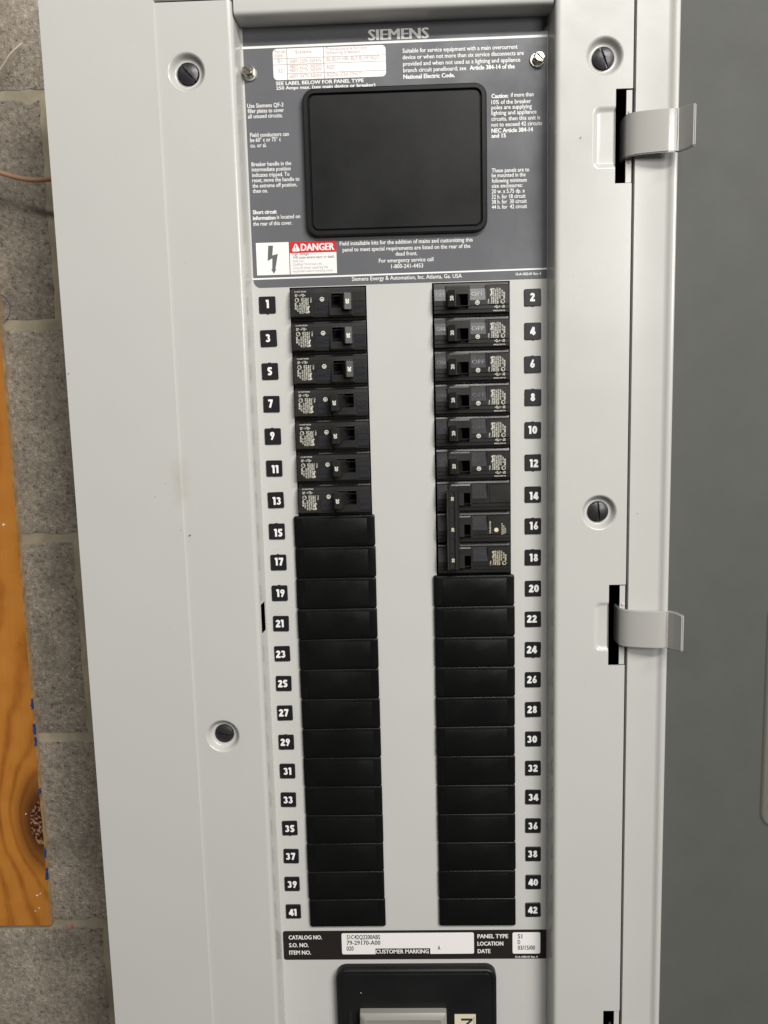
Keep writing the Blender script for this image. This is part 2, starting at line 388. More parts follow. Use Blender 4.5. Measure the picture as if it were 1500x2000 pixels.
def screw_head(bm, cx, cz, r, y, dome, ang, slot):
    """domed slotted head: two half domes either side of a real slot, on a sunk base"""
    c, s = math.cos(ang), math.sin(ang)
    R = lambda u, v: (cx+u*c-v*s, cz+u*s+v*c)
    for sg in (1, -1):
        prev = None
        for k in range(7):
            f = 1-k/6.0
            yy = y-dome*(1-f*f)**0.9
            a0 = math.asin(min(1, slot/2/max(r*f, slot/2+0.001)))
            row = []
            for j in range(15):
                a = a0+(math.pi-2*a0)*j/14
                row.append(bm.verts.new(V(*(lambda q: (q[0], yy, q[1]))(R(r*f*math.cos(a) if f else 0, sg*max(r*f*math.sin(a), slot/2))))))
            if prev:
                for j in range(14): bm.faces.new([prev[j], prev[j+1], row[j+1], row[j]] if sg > 0 else [prev[j+1], prev[j], row[j], row[j+1]])
            else:
                lo = [bm.verts.new(Vector((v.co.x, (y+2)*MM, v.co.z))) for v in row]
                for j in range(14): bm.faces.new([lo[j], lo[j+1], row[j+1], row[j]] if sg > 0 else [lo[j+1], lo[j], row[j], row[j+1]])
            prev = row
        # slot wall
        pts = [(-r, sg*slot/2), (r, sg*slot/2)]
        q = []
        for k in range(-8, 9):
            u = r*k/8; f = abs(k)/8
            q.append((R(u, sg*slot/2), y-dome*(1-f*f)**0.9))
        for (p, ya), (p2, yb) in zip(q[:-1], q[1:]):
            bm.faces.new([bm.verts.new(V(p[0], ya, p[1])), bm.verts.new(V(p2[0], yb, p2[1])), bm.verts.new(V(p2[0], y+1, p2[1])), bm.verts.new(V(p[0], y+1, p[1]))])
    poly(bm, circ(cx, cz, r*0.995, 28), y+0.4)
TEXTS = [
 ('N', 'Suitable for service equipment with a main overcurrent', 6.4, 180.1, 85.0, 2.75),
 ('N', 'device or when not more than six service disconnects are', 6.3, 175.6, 89.6, 2.75),
 ('N', 'provided and when not used as a lighting and appliance', 6.5, 171.0, 86.9, 2.75),
 ('N', 'branch circuit panelboard; see', 6.6, 166.5, 46.8, 2.75),
 ('B', 'Article 384-14 of the', 55.9, 166.5, 33.4, 2.75),
 ('B', 'National Electric Code.', 6.6, 161.9, 38.3, 2.75),
 ('B', 'Caution:', 71.9, 146.1, 12.6, 2.7),
 ('N', 'if more than', 86.3, 146.5, 16.9, 2.7),
 ('N', '10% of the breaker', 71.8, 141.8, 29.5, 2.7),
 ('N', 'poles are supplying', 71.8, 138.1, 30.0, 2.7),
 ('N', 'lighting and appliance', 71.8, 134.2, 33.6, 2.7),
 ('N', 'circuits, then this unit is', 71.7, 130.0, 36.3, 2.7),
 ('N', 'not to exceed 42 circuits', 71.7, 125.9, 37.8, 2.7),
 ('B', 'NEC Article 384-14', 71.7, 121.6, 31.0, 2.7),
 ('B', 'and 15', 71.7, 118.0, 10.8, 2.7),
 ('N', 'These panels are to', 71.7, 93.1, 28.2, 2.7),
 ('N', 'be mounted in the', 71.7, 89.6, 25.4, 2.7),
 ('N', 'following minimum', 71.7, 85.7, 26.3, 2.7),
 ('N', 'size enclosures:', 71.7, 82.0, 23.1, 2.7),
 ('N', '20 w. x 5.75 dp. x', 71.6, 78.0, 25.0, 2.7),
 ('N', '32 h. for 18 circuit', 71.6, 74.1, 25.5, 2.7),
 ('N', '38 h. for  30 circuit', 71.6, 70.4, 26.4, 2.7),
 ('N', '44 h. for  42 circuit', 71.5, 66.6, 26.7, 2.7),
 ('N', 'Field installable kits for the addition of mains and customizing this', -44.8, 43.3, 101.7, 2.75),
 ('N', 'panel to meet special requirements are listed on the rear of the', -42.7, 38.7, 97.7, 2.75),
 ('N', 'dead front.', -2.2, 34.5, 16.7, 2.75),
 ('N', 'For emergency service call', -15.1, 29.7, 41.8, 2.75),
 ('N', '1-800-241-4453', -5.8, 25.2, 24.6, 2.75),
 ('N', 'Siemens Energy & Automation, Inc. Atlanta, Ga. USA', -36.3, 16.7, 84.6, 2.75),
 ('B', '15-A-1022-01 Rev. 4', 89.5, 17.2, 19.2, 1.7),
 ('N', 'Use Siemens QF-3', -111.2, 145.4, 27.3, 2.7),
 ('N', 'filler plates to cover', -111.0, 141.7, 27.4, 2.7),
 ('N', 'all unused circuits.', -111.0, 137.9, 26.3, 2.7),
 ('N', 'Field conductors can', -110.0, 124.5, 29.4, 2.7),
 ('N', 'be 60° c or 75° c', -110.1, 120.9, 23.3, 2.7),
 ('N', 'cu. or al.', -110.1, 117.0, 12.3, 2.7),
 ('N', 'Breaker handle in the', -109.9, 103.4, 30.2, 2.7),
 ('N', 'intermediate position', -109.9, 99.6, 29.6, 2.7),
 ('N', 'indicates tripped. To', -109.8, 95.6, 28.5, 2.7),
 ('N', 'reset, move the handle to', -109.9, 91.8, 36.1, 2.7),
 ('N', 'the extreme off position,', -109.9, 87.8, 34.1, 2.7),
 ('N', 'then on.', -109.8, 84.0, 11.5, 2.7),
 ('B', 'Short circuit', -110.6, 68.4, 18.5, 2.7),
 ('B', 'information', -110.7, 64.1, 17.4, 2.7),
 ('N', 'is located on', -92.3, 64.5, 17.9, 2.7),
 ('N', 'the rear of this cover.', -110.7, 59.9, 30.0, 2.7),
 ('B', 'SEE LABEL BELOW FOR PANEL TYPE', -88.9, 160.7, 65.9, 2.3),
 ('B', '250 Amps max. (see main device or breaker)', -88.8, 157.5, 74.4, 2.1),
 ('X', 'SIEMENS', -19.0, 189.8, 45.2, 7.2),
 ('R', 'Panel', -88.9, 183.2, 7.9, 2.4),
 ('R', 'type', -89.0, 180.6, 5.9, 2.4),
 ('R', 'Systems', -73.3, 182.5, 11.8, 2.4),
 ('R', 'Provisions are for the', -50.4, 183.9, 30.1, 2.2),
 ('R', 'following breakers', -50.5, 181.4, 25.5, 2.2),
 ('R', 'S1', -86.9, 176.5, 3.4, 2.4),
 ('R', '208Y/120V 3Ø4W', -78.1, 176.0, 24.4, 2.4),
 ('R', 'BL BLH HBL BLF BLHF BQD', -50.2, 176.6, 39.6, 2.4),
 ('R', '480Y/277V 3Ø4W', -78.0, 172.6, 24.4, 2.4),
 ('R', '480Y/277V 3Ø3W', -78.1, 169.8, 24.4, 2.4),
 ('R', 'BQD', -50.2, 171.2, 6.2, 2.4),
 ('R', 'S2', -86.5, 169.6, 3.2, 2.4),
 ('R', '600Y/347V 3Ø4W', -78.0, 165.5, 24.3, 2.4),
 ('R', 'BQD6 (CSA ONLY)', -50.2, 165.7, 26.4, 2.4),
 ('D', 'DANGER', -74.8, 40.3, 25.9, 5.0),
 ('G', 'High voltage', -81.5, 37.2, 12.6, 1.9),
 ('G', 'Will cause severe injury or death', -81.2, 34.6, 32.0, 1.9),
 ('L', 'Keep out', -81.3, 32.2, 8.3, 1.9),
 ('L', 'Qualified Personnel only', -81.4, 29.6, 22.9, 1.9),
 ('L', 'Lock off power supplying this', -81.2, 27.0, 27.0, 1.9),
 ('L', 'equipment before working inside', -81.3, 24.5, 30.5, 1.9),
 ('b', 'CATALOG NO.', -107.6, -533.8, 28.9, 3.6),
 ('b', 'S.O. NO.', -107.5, -541.0, 17.0, 3.6),
 ('b', 'ITEM NO.', -107.6, -548.0, 18.9, 3.6),
 ('K', 'S1C42Q2200ABS', -57.4, -533.9, 28.8, 3.9),
 ('K', '79-29170-A00', -57.6, -539.2, 29.1, 3.9),
 ('K', '020', -57.8, -544.5, 6.1, 3.9),
 ('b', 'CUSTOMER MARKING', -32.7, -547.5, 45.7, 3.6),
 ('K', 'A', 20.7, -544.3, 2.2, 3.9),
 ('b', 'PANEL TYPE', 54.8, -533.7, 26.3, 3.6),
 ('b', 'LOCATION', 54.7, -540.6, 22.2, 3.6),
 ('b', 'DATE', 54.9, -547.6, 11.0, 3.6),
 ('K', 'S1', 89.2, -534.1, 3.9, 3.9),
 ('K', 'D', 89.2, -539.4, 2.1, 3.9),
 ('K', '03/15/00', 89.2, -544.7, 14.8, 3.9),
 ('s', '15-A-1035-01 Rev. 8', 87.1, -552.1, 19.1, 1.6),
]

# ================================================================ block wall behind
wall = thing('block_wall', 'grey concrete block wall with tan mortar joints behind the panel', 'wall'); wall['kind'] = 'structure'
WY = 125
bm = bmesh.new(); box(bm, -900, 560, WY+1.5, WY+60, -1230, 640); sub('mortar_bed', bm, MORTAR, wall)
JZ = 3.5
for row in range(-6, 4):
    z0 = JZ+row*202.2+4.6; z1 = z0+202.2-9.6
    off = -317 if row % 2 == 0 else -120
    for k in range(-2, 3):
        x0 = off+k*401+4.8; x1 = x0+401-9.6
        x0 = max(x0, -895); x1 = min(x1, 555)
        if x1-x0 < 30: continue
        bm = bmesh.new()
        nx, nz = 40, 22
        # slightly uneven face with soft arrises
        G = []; chip = lambda: rnd.uniform(-1.0, 1.0)+(rnd.uniform(1.0, 3.0) if rnd.random() < .12 else 0)
        for i in range(nx+1):
            c = []
            for j in range(nz+1):
                fx = x0+(x1-x0)*i/nx; fz = z0+(z1-z0)*j/nz
                e = i in (0, nx) or j in (0, nz)
                yy = WY+(1.0 if e else 0)+rnd.uniform(-0.2, 0.2)
                c.append(bm.verts.new(V(fx+((chip() if i == 0 else -chip()) if i in (0, nx) else 0), yy, fz+((chip() if j == 0 else -chip()) if j in (0, nz) else 0))))
            G.append(c)
        for i in range(nx):
            for j in range(nz): bm.faces.new([G[i][j], G[i+1][j], G[i+1][j+1], G[i][j+1]])
        rim = [G[i][0] for i in range(nx+1)]+[G[nx][j] for j in range(1, nz+1)]+[G[i][nz] for i in range(nx-1, -1, -1)]+[G[0][j] for j in range(nz-1, 0, -1)]
        bk = [bm.verts.new((v.co.x, (WY+6)*MM, v.co.z)) for v in rim]
        for i in range(len(rim)):
            j = (i+1) % len(rim); bm.faces.new([rim[j], rim[i], bk[i], bk[j]])
        sub('block', bm, BLOCK, wall, smooth=True)
# pen ring drawn on a block, crossing the joint
bm = bmesh.new()
P = [(-375.5+12.2*math.cos(math.radians(a)), 18.5+13.5*math.sin(math.radians(a))) for a in range(-180, 181, 9)]
for (a, b) in zip(P[:-1], P[1:]):
    w = 0.32+0.12*rnd.random(); d = (Vector(b)-Vector(a)).normalized(); n = Vector((-d.y, d.x))*w
    f = bm.faces.new([bm.verts.new(V(q.x, WY-0.5, q.y)) for q in (Vector(a)-n, Vector(b)-n, Vector(b)+n, Vector(a)+n)])
o = sub('pen_ring', bm, PEN, wall)
def flecks(parent, material, pts, y, name='paint_fleck'):
    for (x, z, r) in pts:
        bm = bmesh.new(); n = 7
        ring = [(x+r*rnd.uniform(.6, 1.2)*math.cos(2*math.pi*k/n), z+r*rnd.uniform(.6, 1.2)*math.sin(2*math.pi*k/n)) for k in range(n)]
        loft(bm, [(ring, y), ([(x+(p[0]-x)*.7, z+(p[1]-z)*.7) for p in ring], y-0.35)])
        sub(name, bm, material, parent)

# ================================================================ wooden board
board = thing('wooden_board', 'orange stained pine board with a dark knot, fixed to the block wall at the left', 'board', (-460, 125, -595))
bm = bmesh.new()
bx0, bx1, bz0, bz1, by = -620, -371.3, -599, 60, 117.6
outl = [(bx0, bz0), (bx1, bz0)]
nseg = 60
for k in range(1, nseg): outl.append((bx1+rnd.uniform(-.35, .35), bz0+(bz1-bz0)*k/nseg))
outl += [(bx1, bz1), (bx0, bz1)]
tri_plate(bm, outl, [], by)
o = sub('board_face', bm, WOOD, None); o.parent = board; o.matrix_parent_inverse = board.matrix_basis.inverted()
def local(o, root):
    o.parent = root; o.matrix_parent_inverse = Matrix.Translation(-root.location); return o
bm = bmesh.new(); wall_loop(bm, outl, by, WY+0.1)
local(sub('board_edge', bm, WEDGE, None), board)
for (z, h, w) in ((-363, 11, 2.4), (-389, 11, 1.7), (-402, 9, 1.6), (-454, 6, 1.0), (-520, 10, 1.2), (-543, 12, 2.0)):
    bm = bmesh.new(); n = 6
    L_ = [(bx1-w*rnd.uniform(.1, .9), z-h/2+h*k/n) for k in range(n+1)]
    A = [bm.verts.new(V(p[0], by-0.25, p[1])) for p in L_]; B = [bm.verts.new(V(bx1+0.6, by-0.25, p[1])) for p in L_]
    Cc = [bm.verts.new(V(bx1+0.6, by+3.5*rnd.uniform(.4, 1), p[1])) for p in L_]
    for k in range(n):
        bm.faces.new([A[k], B[k], B[k+1], A[k+1]]); bm.faces.new([B[k], Cc[k], Cc[k+1], B[k+1]])
    local(sub('tape_scrap', bm, TAPE, None), board)
for (x, z, r) in ((-387, -478, .9), (-383, -566, 1.1), (-379.5, -564, 1.0), (-382, -580, .9), (-386, -583, .8), (-384, -184, 1.5)):
    bm = bmesh.new(); ring = [(x+r*rnd.uniform(.7, 1.5)*math.cos(k), z+r*rnd.uniform(.5, 1.0)*math.sin(k)) for k in (0, 1, 2, 3, 4, 5)]
    loft(bm, [(ring, by), ([(x+(p[0]-x)*.8, z+(p[1]-z)*.8) for p in ring], by-.25)])
    local(sub('paint_fleck', bm, FLECK, None), board)
flecks(wall, FLECK, [(-327.5, -94, .9), (-340, -49, .8), (-329, -140, 1.0), (-344, -250, 1.0), (-331, -330, .9), (-330, -352, 1.0), (-315, -75, .7), (-352, -305, .8), (-345, -470, .8)], WY-0.2)
flecks(wall, mat('pink_smear', (0.38, 0.20, 0.20), .8), [(-357, -606, 3.2), (-352, -604, 2.2), (-361, -607, 1.6)], WY-0.3, 'pink_smear')
flecks(wall, GRIME, [(-328.5, -85, 1.0), (-336, -193, 1.0), (-310, -10, 1.1), (-352, -150, .9)], WY-0.1, 'pit')

# ================================================================ cable and string
def smoothpath(pts, n=10):
    out = []
    for i in range(len(pts)-1):
        p0 = pts[max(i-1, 0)]; p1 = pts[i]; p2 = pts[i+1]; p3 = pts[min(i+2, len(pts)-1)]
        for k in range(n):
            t = k/n
            out.append(0.5*((2*p1)+(-p0+p2)*t+(2*p0-5*p1+4*p2-p3)*t*t+(-p0+3*p1-3*p2+p3)*t**3))
    out.append(pts[-1]); return out
bm = bmesh.new()
tube(bm, smoothpath([V(-470, 112, 205), V(-400, 104, 158), V(-365, 99, 138.5), V(-340, 96, 128.5), (V(-318, 93, 123.5)), V(-290, 85, 122.5), V(-262, 80, 126), V(-243, 78, 130)]), 2.1*MM)
tag(sub('tan_cable', bm, CABLE, None, smooth=True), 'tan round cable drooping from the left into the side of the panel', 'cable')
bm = bmesh.new()
tube(bm, smoothpath([V(-460, 117, 130), V(-395, 115, 180), V(-362, 113, 208), V(-346, 111, 224), V(-337, 111, 235), V(-329, 118, 246)]), 0.95*MM)
tag(sub('pale_string', bm, STRING, None, smooth=True), 'thin pale string hanging across the top left of the block wall', 'string')

# ================================================================ steel enclosure box
enc = thing('enclosure_box', 'grey steel enclosure box behind the panel trim, mostly hidden', 'electrical box', (0, 125, -700))
bm = bmesh.new()
bx = rr(0, -230, 484, 950, 1.0, 2)
wall_loop(bm, bx, -8.0, WY-0.3)
local(sub('box_side', bm, PAINT, None), enc)
bm = bmesh.new()
bx = rr(0, -230, 481, 947, 1.0, 2)
wall_loop(bm, bx, -7.6, WY-6, flip=True); poly(bm, bx, WY-6)
local(sub('box_interior', bm, VOID, None), enc)

# ================================================================ panel trim (the fixed front frame)
trim = thing('panel_trim', 'light grey steel panel trim framing the breakers, with slotted screws in dimples', 'panel frame', (0, -20, -700))
TY = -22.0
ZB, ZT = -700, 236
def part(name, bm, m, root, **k): return local(new_obj(name, bm, m, None, **k), root)
# outer left strip and top band
bm = bmesh.new()
lx0, lx1 = -255.3, -172.2
outer = [(lx0, ZB), (lx1, ZB), (lx1, 213.8), (172.0, 213.8), (172.0, 262), (lx0, 262)]
tri_plate(bm, outer, [], TY)
wall_loop(bm, [outer[5], outer[0]], TY, TY+9, closed=False)                   # folded return on the outer edge
rr_ = [(lx1, ZB), (lx1, 213.8), (172.0, 213.8)]
for (p, q, r_, s_) in (((lx1, ZB), (lx1, 213.8), (lx1+.9, ZB), (lx1+.9, 212.9)), ((lx1, 213.8), (172.0, 213.8), (lx1+.9, 212.9), (172.0, 212.9))):
    bm.faces.new([bm.verts.new(V(p[0], TY, p[1])), bm.verts.new(V(r_[0], TY+1.15, r_[1])), bm.verts.new(V(s_[0], TY+1.15, s_[1])), bm.verts.new(V(q[0], TY, q[1]))])
part('outer_frame', bm, PAINT_ST, trim)
# inner frame: side strips with screw dimples, hinge slots and embossed pans
IY = TY+1.1
SC = [(-150.6, 164.8, math.radians(-47), 0), (150.6, 165.0, math.radians(-69), 0), (150.0, -164.5, math.radians(-88), 0), (-150.2, -340.7, math.radians(-12), 1)]
def dimple(bm, cx, cz):
    R0, R1, D = 13.8, 9.2, 5.0
    rings = []
    for k in range(9):
        t = k/8; s = (1-math.cos(math.pi*t))/2
        rings.append((circ(cx, cz, R0+(R1-R0)*t), IY+D*s))
    rings.append((circ(cx, cz, 8.3), IY+D+0.05)); rings.append((circ(cx, cz, 7.6), IY+D+0.9)); rings.append((circ(cx, cz, 7.2), IY+D+3))
    loft(bm, rings, cap=False)
    return circ(cx, cz, R0)
def pan(bm, x0, x1, z0, z1, dep, sl, r):
    """shallow pressed pan, open towards the hinge slot on its right"""
    def outl(i):
        n = 6; P = [(x1, z1-i)]
        for k in range(n+1):
            a = math.radians(90+90*k/n); rr0 = max(r-i*.6, .4); P.append((x0+i+rr0+rr0*math.cos(a), z1-i-rr0+rr0*math.sin(a)))
        for k in range(n+1):
            a = math.radians(180+90*k/n); rr0 = max(r-i*.6, .4); P.append((x0+i+rr0+rr0*math.cos(a), z0+i+rr0+rr0*math.sin(a)))
        P.append((x1, z0+i)); return P
    rings = []
    for k in range(7):
        t = k/6; rings.append((outl(sl*t), IY+dep*(1-math.cos(math.pi*t))/2))
    loft(bm, rings, cap=True, closed=False)
    return outl(0)
SLOTS = [(159.0, 142.6, 77.4), (158.2, -221.6, -286.5), (157.6, -586.0, -651.0)]
FX = 119.4     # where the flat of the strip turns into the fold
bmi = bmesh.new()
holesL = [dimple(bmi, SC[0][0], SC[0][1]), dimple(bmi, SC[3][0], SC[3][1])]
tri_plate(bmi, [(lx1-.4, ZB), (-FX, ZB), (-FX, 212.2), (lx1-.4, 212.2)], holesL, IY)
holesR = [dimple(bmi, SC[1][0], SC[1][1]), dimple(bmi, SC[2][0], SC[2][1])]
# right strip outline with notches for slots (right edge at 171.2)
RX = 171.1
out = [(FX, ZB), (RX, ZB)]
for i, (sx, za, zb) in reversed(list(enumerate(SLOTS))):
    pz = {0: (88, 131), 1: (-275, -235), 2: (-640, -600)}[i]
    px0 = 142.5 if i == 0 else 146.5
    p = pan(bmi, px0, sx, pz[0], pz[1], 1.9 if i == 0 else 1.5, 4.2, 5.0)
    out += [(RX, zb), (sx, zb)]+list(reversed(p))+[(sx, za), (RX, za)]
out += [(RX, 212.2), (FX, 212.2)]
tri_plate(bmi, out, holesR, IY)
# thin edges of strip along gap and slots
wall_loop(bmi, [(RX, ZB), (RX, SLOTS[2][2])], IY, IY+12, closed=False)
for i in range(3):
    sx, za, zb = SLOTS[i]
    nz = SLOTS[i-1][2] if i else 213.0
    wall_loop(bmi, [(RX, za), (RX, nz)], IY, IY+12, closed=False)
    wall_loop(bmi, [(RX, zb), (sx, zb)], IY, IY+1.6, closed=False)
    wall_loop(bmi, [(sx, zb), (sx, za), (RX, za)], IY, IY+1.6, closed=False)
# rounded folds and side walls (left one has a slot punched through it)
for sg in (-1, 1):
    prof = [(sg*(FX-4.0*math.sin(math.radians(a))), IY+4.0-4.0*math.cos(math.radians(a))) for a in range(0, 91, 10)]
    prof[-1] = (sg*115.3, IY+4.2)
    prof_b = [(sg*115.3, IY+4.2), (sg*114.9, -13.0)]; prof_c = [(sg*114.9, -13.0), (sg*114.3, -5.5)]; prof_d = [(sg*114.3, -5.5), (sg*113.6, 1.2)]
    strip(bmi, prof, ZB, 213.0)
    if sg < 0:
        strip(bmi, prof_b+prof_c[1:]+prof_d[1:], ZB, -257.0)
        strip(bmi, prof_b+prof_c[1:]+prof_d[1:], -233.5, 213.0)
        # slanted ends of the punched slot
        strip(bmi, prof_d, -257.0, -233.5)
    else:
        strip(bmi, prof_b+prof_c[1:]+prof_d[1:], ZB, 213.0)
bmesh.ops.recalc_face_normals(bmi, faces=bmi.faces)
o = part('inner_frame', bmi, PAINT_ST, trim, smooth=True, weld=False)
# top bar with its folded underside
bm = bmesh.new()
tz = 201.8
prof = [(212.4, IY+2), (212.4, IY+0.2)]+[(tz+3.2-3.2*math.sin(math.radians(a)), IY+0.2+3.2-3.2*math.cos(math.radians(a))) for a in range(0, 91, 10)]
prof += [(tz, 1.2)]
strip(bm, prof, -114.4, 114.5, axis='x'); bmesh.ops.recalc_face_normals(bm, faces=bm.faces)
part('top_bar', bm, PAINT, trim, smooth=True)
# right-hand fixed strip with raised hem
bm = bmesh.new()
prof = [(172.7, TY+12), (172.7, TY+.6), (173.0, TY), (195.0, TY), (196.5, TY-.25), (198.0, TY-1.3), (199.2, TY-2.1), (200.6, TY-2.4), (202.2, TY-2.2), (203.2, TY-1.2), (203.4, TY+.5), (203.4, TY+8)]
strip(bm, prof, ZB, 262); bmesh.ops.recalc_face_normals(bm, faces=bm.faces)
part('hinge_side_strip', bm, PAINT, trim, smooth=True)
# hinge plates seen through slots
for (sx, za, zb) in SLOTS:
    bm = bmesh.new(); box(bm, 166.9, 171.0, IY+1.2, IY+3.0, zb+.6, za-.8)
    pl = part('hinge_plate', bm, PAINT, trim)
    for z in (za-16, zb+15):
        bm = bmesh.new(); c = circ(169.4, z, 1.35, 14); loft(bm, [(c, IY+1.2), (c, IY+.7), (circ(169.4, z, .9, 14), IY+.35)])
        r = new_obj('rivet', bm, PAINT, None, smooth=True); r.parent = pl
for (x, z, a, deep) in SC:
    bm = bmesh.new(); screw_head(bm, x, z, 7.5, IY+2.9+deep*2.2, 1.5, a, 1.6)
    part('slotted_screw', bm, SCREW, trim, smooth=True)
# small specks of dirt on the paint
for (x, z, r) in ((-167.4, -175.6, .75), (-174.5, -171.5, .4), (-193.0, -145, .45), (-184, -134.5, .4), (179.0, -166, .5), (134, 110, .4), (-188, -250, .35), (-253.5, -49, .8)):
    bm = bmesh.new(); c = [(x+r*rnd.uniform(.6, 1.3)*math.cos(k), z+r*rnd.uniform(.4, .9)*math.sin(k)) for k in (0, 1.05, 2.1, 3.14, 4.2, 5.2)]
    loft(bm, [(c, TY+.75), (c, TY-.12)]); part('dirt_speck', bm, GRIME, trim)

# ================================================================ the open door
door = thing('panel_door', 'dark grey inside of the opened panel door at the right', 'door', (290, 0, -700))
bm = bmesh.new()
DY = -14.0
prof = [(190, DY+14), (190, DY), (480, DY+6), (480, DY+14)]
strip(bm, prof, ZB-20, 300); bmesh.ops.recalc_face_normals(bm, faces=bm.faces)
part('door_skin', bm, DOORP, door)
# hinge arms that come out of the slots and kick forward
def hinge(zt, zb):
    bm = bmesh.new()
    P = [(165.0, -8), (165.0, -17), (165.4, -23.5), (168.0, -27.5), (172.5, -30.3), (179.0, -32.6), (186.0, -34.1), (192.0, -34.9), (196.0, -34.9), (198.0, -34.4), (199.4, -34.0), (200.4, -34.9), (203.6, -40.4), (206.8, -46.2)]
    P = [(a, b) for a, b in P]
    th = 2.5
    N_ = []
    for i in range(len(P)):
        a = Vector(P[max(i-1, 0)]); b = Vector(P[min(i+1, len(P)-1)]); d = (b-a).normalized(); N_.append(Vector((-d.y, d.x)))
    A = [Vector(p) for p in P]; B = [a+n*th for a, n in zip(A, N_)]
    w = [0, 0, 0, 0, .1, .2, .2, .2, .2, .1, .1, 0, 0, 1.0]
    fr = [(bm.verts.new(V(a.x, a.y, zb+e)), bm.verts.new(V(a.x, a.y, zt-e))) for a, e in zip(A, w)]
    bk = [(bm.verts.new(V(b.x, b.y, zb+e)), bm.verts.new(V(b.x, b.y, zt-e))) for b, e in zip(B, w)]
    n = len(P)
    for i in range(n-1):
        bm.faces.new([fr[i][0], fr[i+1][0], fr[i+1][1], fr[i][1]]); bm.faces.new([bk[i+1][0], bk[i][0], bk[i][1], bk[i+1][1]])
        bm.faces.new([fr[i][0], bk[i][0], bk[i+1][0], fr[i+1][0]]); bm.faces.new([fr[i][1], fr[i+1][1], bk[i+1][1], bk[i][1]])
    bm.faces.new([fr[-1][0], bk[-1][0], bk[-1][1], fr[-1][1]]); bm.faces.new([fr[0][0], fr[0][1], bk[0][1], bk[0][0]])
    bmesh.ops.recalc_face_normals(bm, faces=bm.faces)
    bmesh.ops.bevel(bm, geom=[e for e in bm.edges if e.calc_face_angle(0) > 1.0], offset=.75*MM, segments=3, affect='EDGES')
    h = part('hinge_arm', bm, HINGEP, door, smooth=True); h['label'] = 'curved grey hinge arm of the door'
hinge(124.0, 94.2); hinge(-239.6, -269.4); hinge(-606, -636)
# directory pocket, mostly out of frame
pk = part('directory_pocket', (lambda b: (loft(b, [(rr(370, -333, 170, 190, 13, 8), DY+3.4), (rr(370, -333, 170, 190, 13, 8), DY+.2), (rr(370, -333, 168, 188, 12, 8), DY-.8), (rr(370, -333, 164, 184, 10, 8), DY-1.0), (rr(370, -333, 162, 182, 9, 8), DY-.1)], cap=True), b)[1])(bmesh.new()), CLEAR, door, smooth=True)
bm = bmesh.new(); cz = -333
tri_plate(bm, [(291.2, -413), (446, -421), (446, -300), (293.5, -330)], [], DY+1.8)
cardp = part('directory_card', bm, PAPER, door)
bm = bmesh.new()
for k in range(11):
    z = -409+k*8.2
    box(bm, 291.6+k*.2, 440, DY+1.4, DY+1.6, z-.16, z+.16)
    if k < 10: put_text(bm, str(41-2*k), 293.6+k*.2, z+2.2, 2.6, y=DY+1.5, bold=0.01); put_text(bm, ['LIGHTS', 'SPARE', 'PLUGS', 'SPARE', 'FAN'][k % 5], 300.5, z+2.2, 2.8, y=DY+1.5)
o = new_obj('card_ruling', bm, GRIME, None); o.parent = cardp

# ================================================================ dead front cover
df = thing('dead_front_cover', 'light grey inner cover plate with slate warning label and numbered black tiles', 'cover plate', (0, 0, -700))
bm = bmesh.new()
CUTL = [(-84.8, -521), (-84.8, 13.0), (-25.4, 13.0), (-25.4, -521)]; CUTR = [(25.2, -521), (25.2, 13.4), (84.9, 13.4), (84.9, -521)]
CUTM = rr(1.3, -640, 130, 150, 6, 4)
tri_plate(bm, [(-113.8, -720), (113.8, -720), (113.8, 203), (-113.8, 203)], [CUTL, CUTR, CUTM], 0)
for c in (CUTL, CUTR, CUTM): wall_loop(bm, c, 0, 2.0)
bmesh.ops.recalc_face_normals(bm, faces=bm.faces)
for f in bm.faces:
    if abs(f.normal.y) > .9 and f.normal.y > 0: f.normal_flip()
part('cover_plate', bm, COVERP, df)
# slate label sheet
y1 = -0.18
bm = bmesh.new()
P = [(-113.3, 203), (-113.3, 18.0)]
P += [(-113.3+6+6*math.cos(math.radians(a)), 18.4+6*math.sin(math.radians(a))-5.2+0) for a in range(180, 271, 15)]
P = [(-112.4, 203)]+[(-106.9+5.5*math.cos(math.radians(a)), 19.0+5.5*math.sin(math.radians(a))) for a in range(180, 271, 15)]+[(113.3, 14.6), (113.3, 203)]
P[-2] = (113.3, 14.3)
tri_plate(bm, P, [], y1)
lab = part('slate_label', bm, LABEL, df)
def lsub(name, bm, m, root=df, par=None):
    o = new_obj(name, bm, m, None); o.parent = par or lab; return o
y2, y3, y4 = y1-.12, y1-.24, y1-.36
bm = bmesh.new()
poly(bm, [(-113.2, 186.9), (113.5, 187.4), (113.5, 189.1), (-113.2, 188.6)], y2)
lsub('white_stripe', bm, PRINT)
bm = bmesh.new(); poly(bm, [(-113.2, 19.6), (113.5, 21.0), (113.5, 22.2), (-113.2, 20.8)], y2)
lsub('white_stripe', bm, PRINT)
bm = bmesh.new(); poly(bm, rr(-48.3, 175.2, 84.2, 22.0, 3.0), y2); lsub('table_field', bm, WHITEBOX)
bm = bmesh.new()
def hl(x0, x1, z, w=.35): poly(bm, [(x0, z-w/2), (x1, z-w/2), (x1, z+w/2), (x0, z+w/2)], y3)
def vl(x, z0, z1, w=.5): poly(bm, [(x-w/2, z0), (x+w/2, z0), (x+w/2, z1), (x-w/2, z1)], y3-.03)
hl(-90.3, -6.3, 179.3, .3); hl(-90.3, -6.3, 175.0, .3); hl(-79.8, -6.3, 168.5, .3); vl(-79.8, 164.3, 186.1); vl(-52.3, 164.3, 186.1)
lsub('table_ruling', bm, FAINTG)
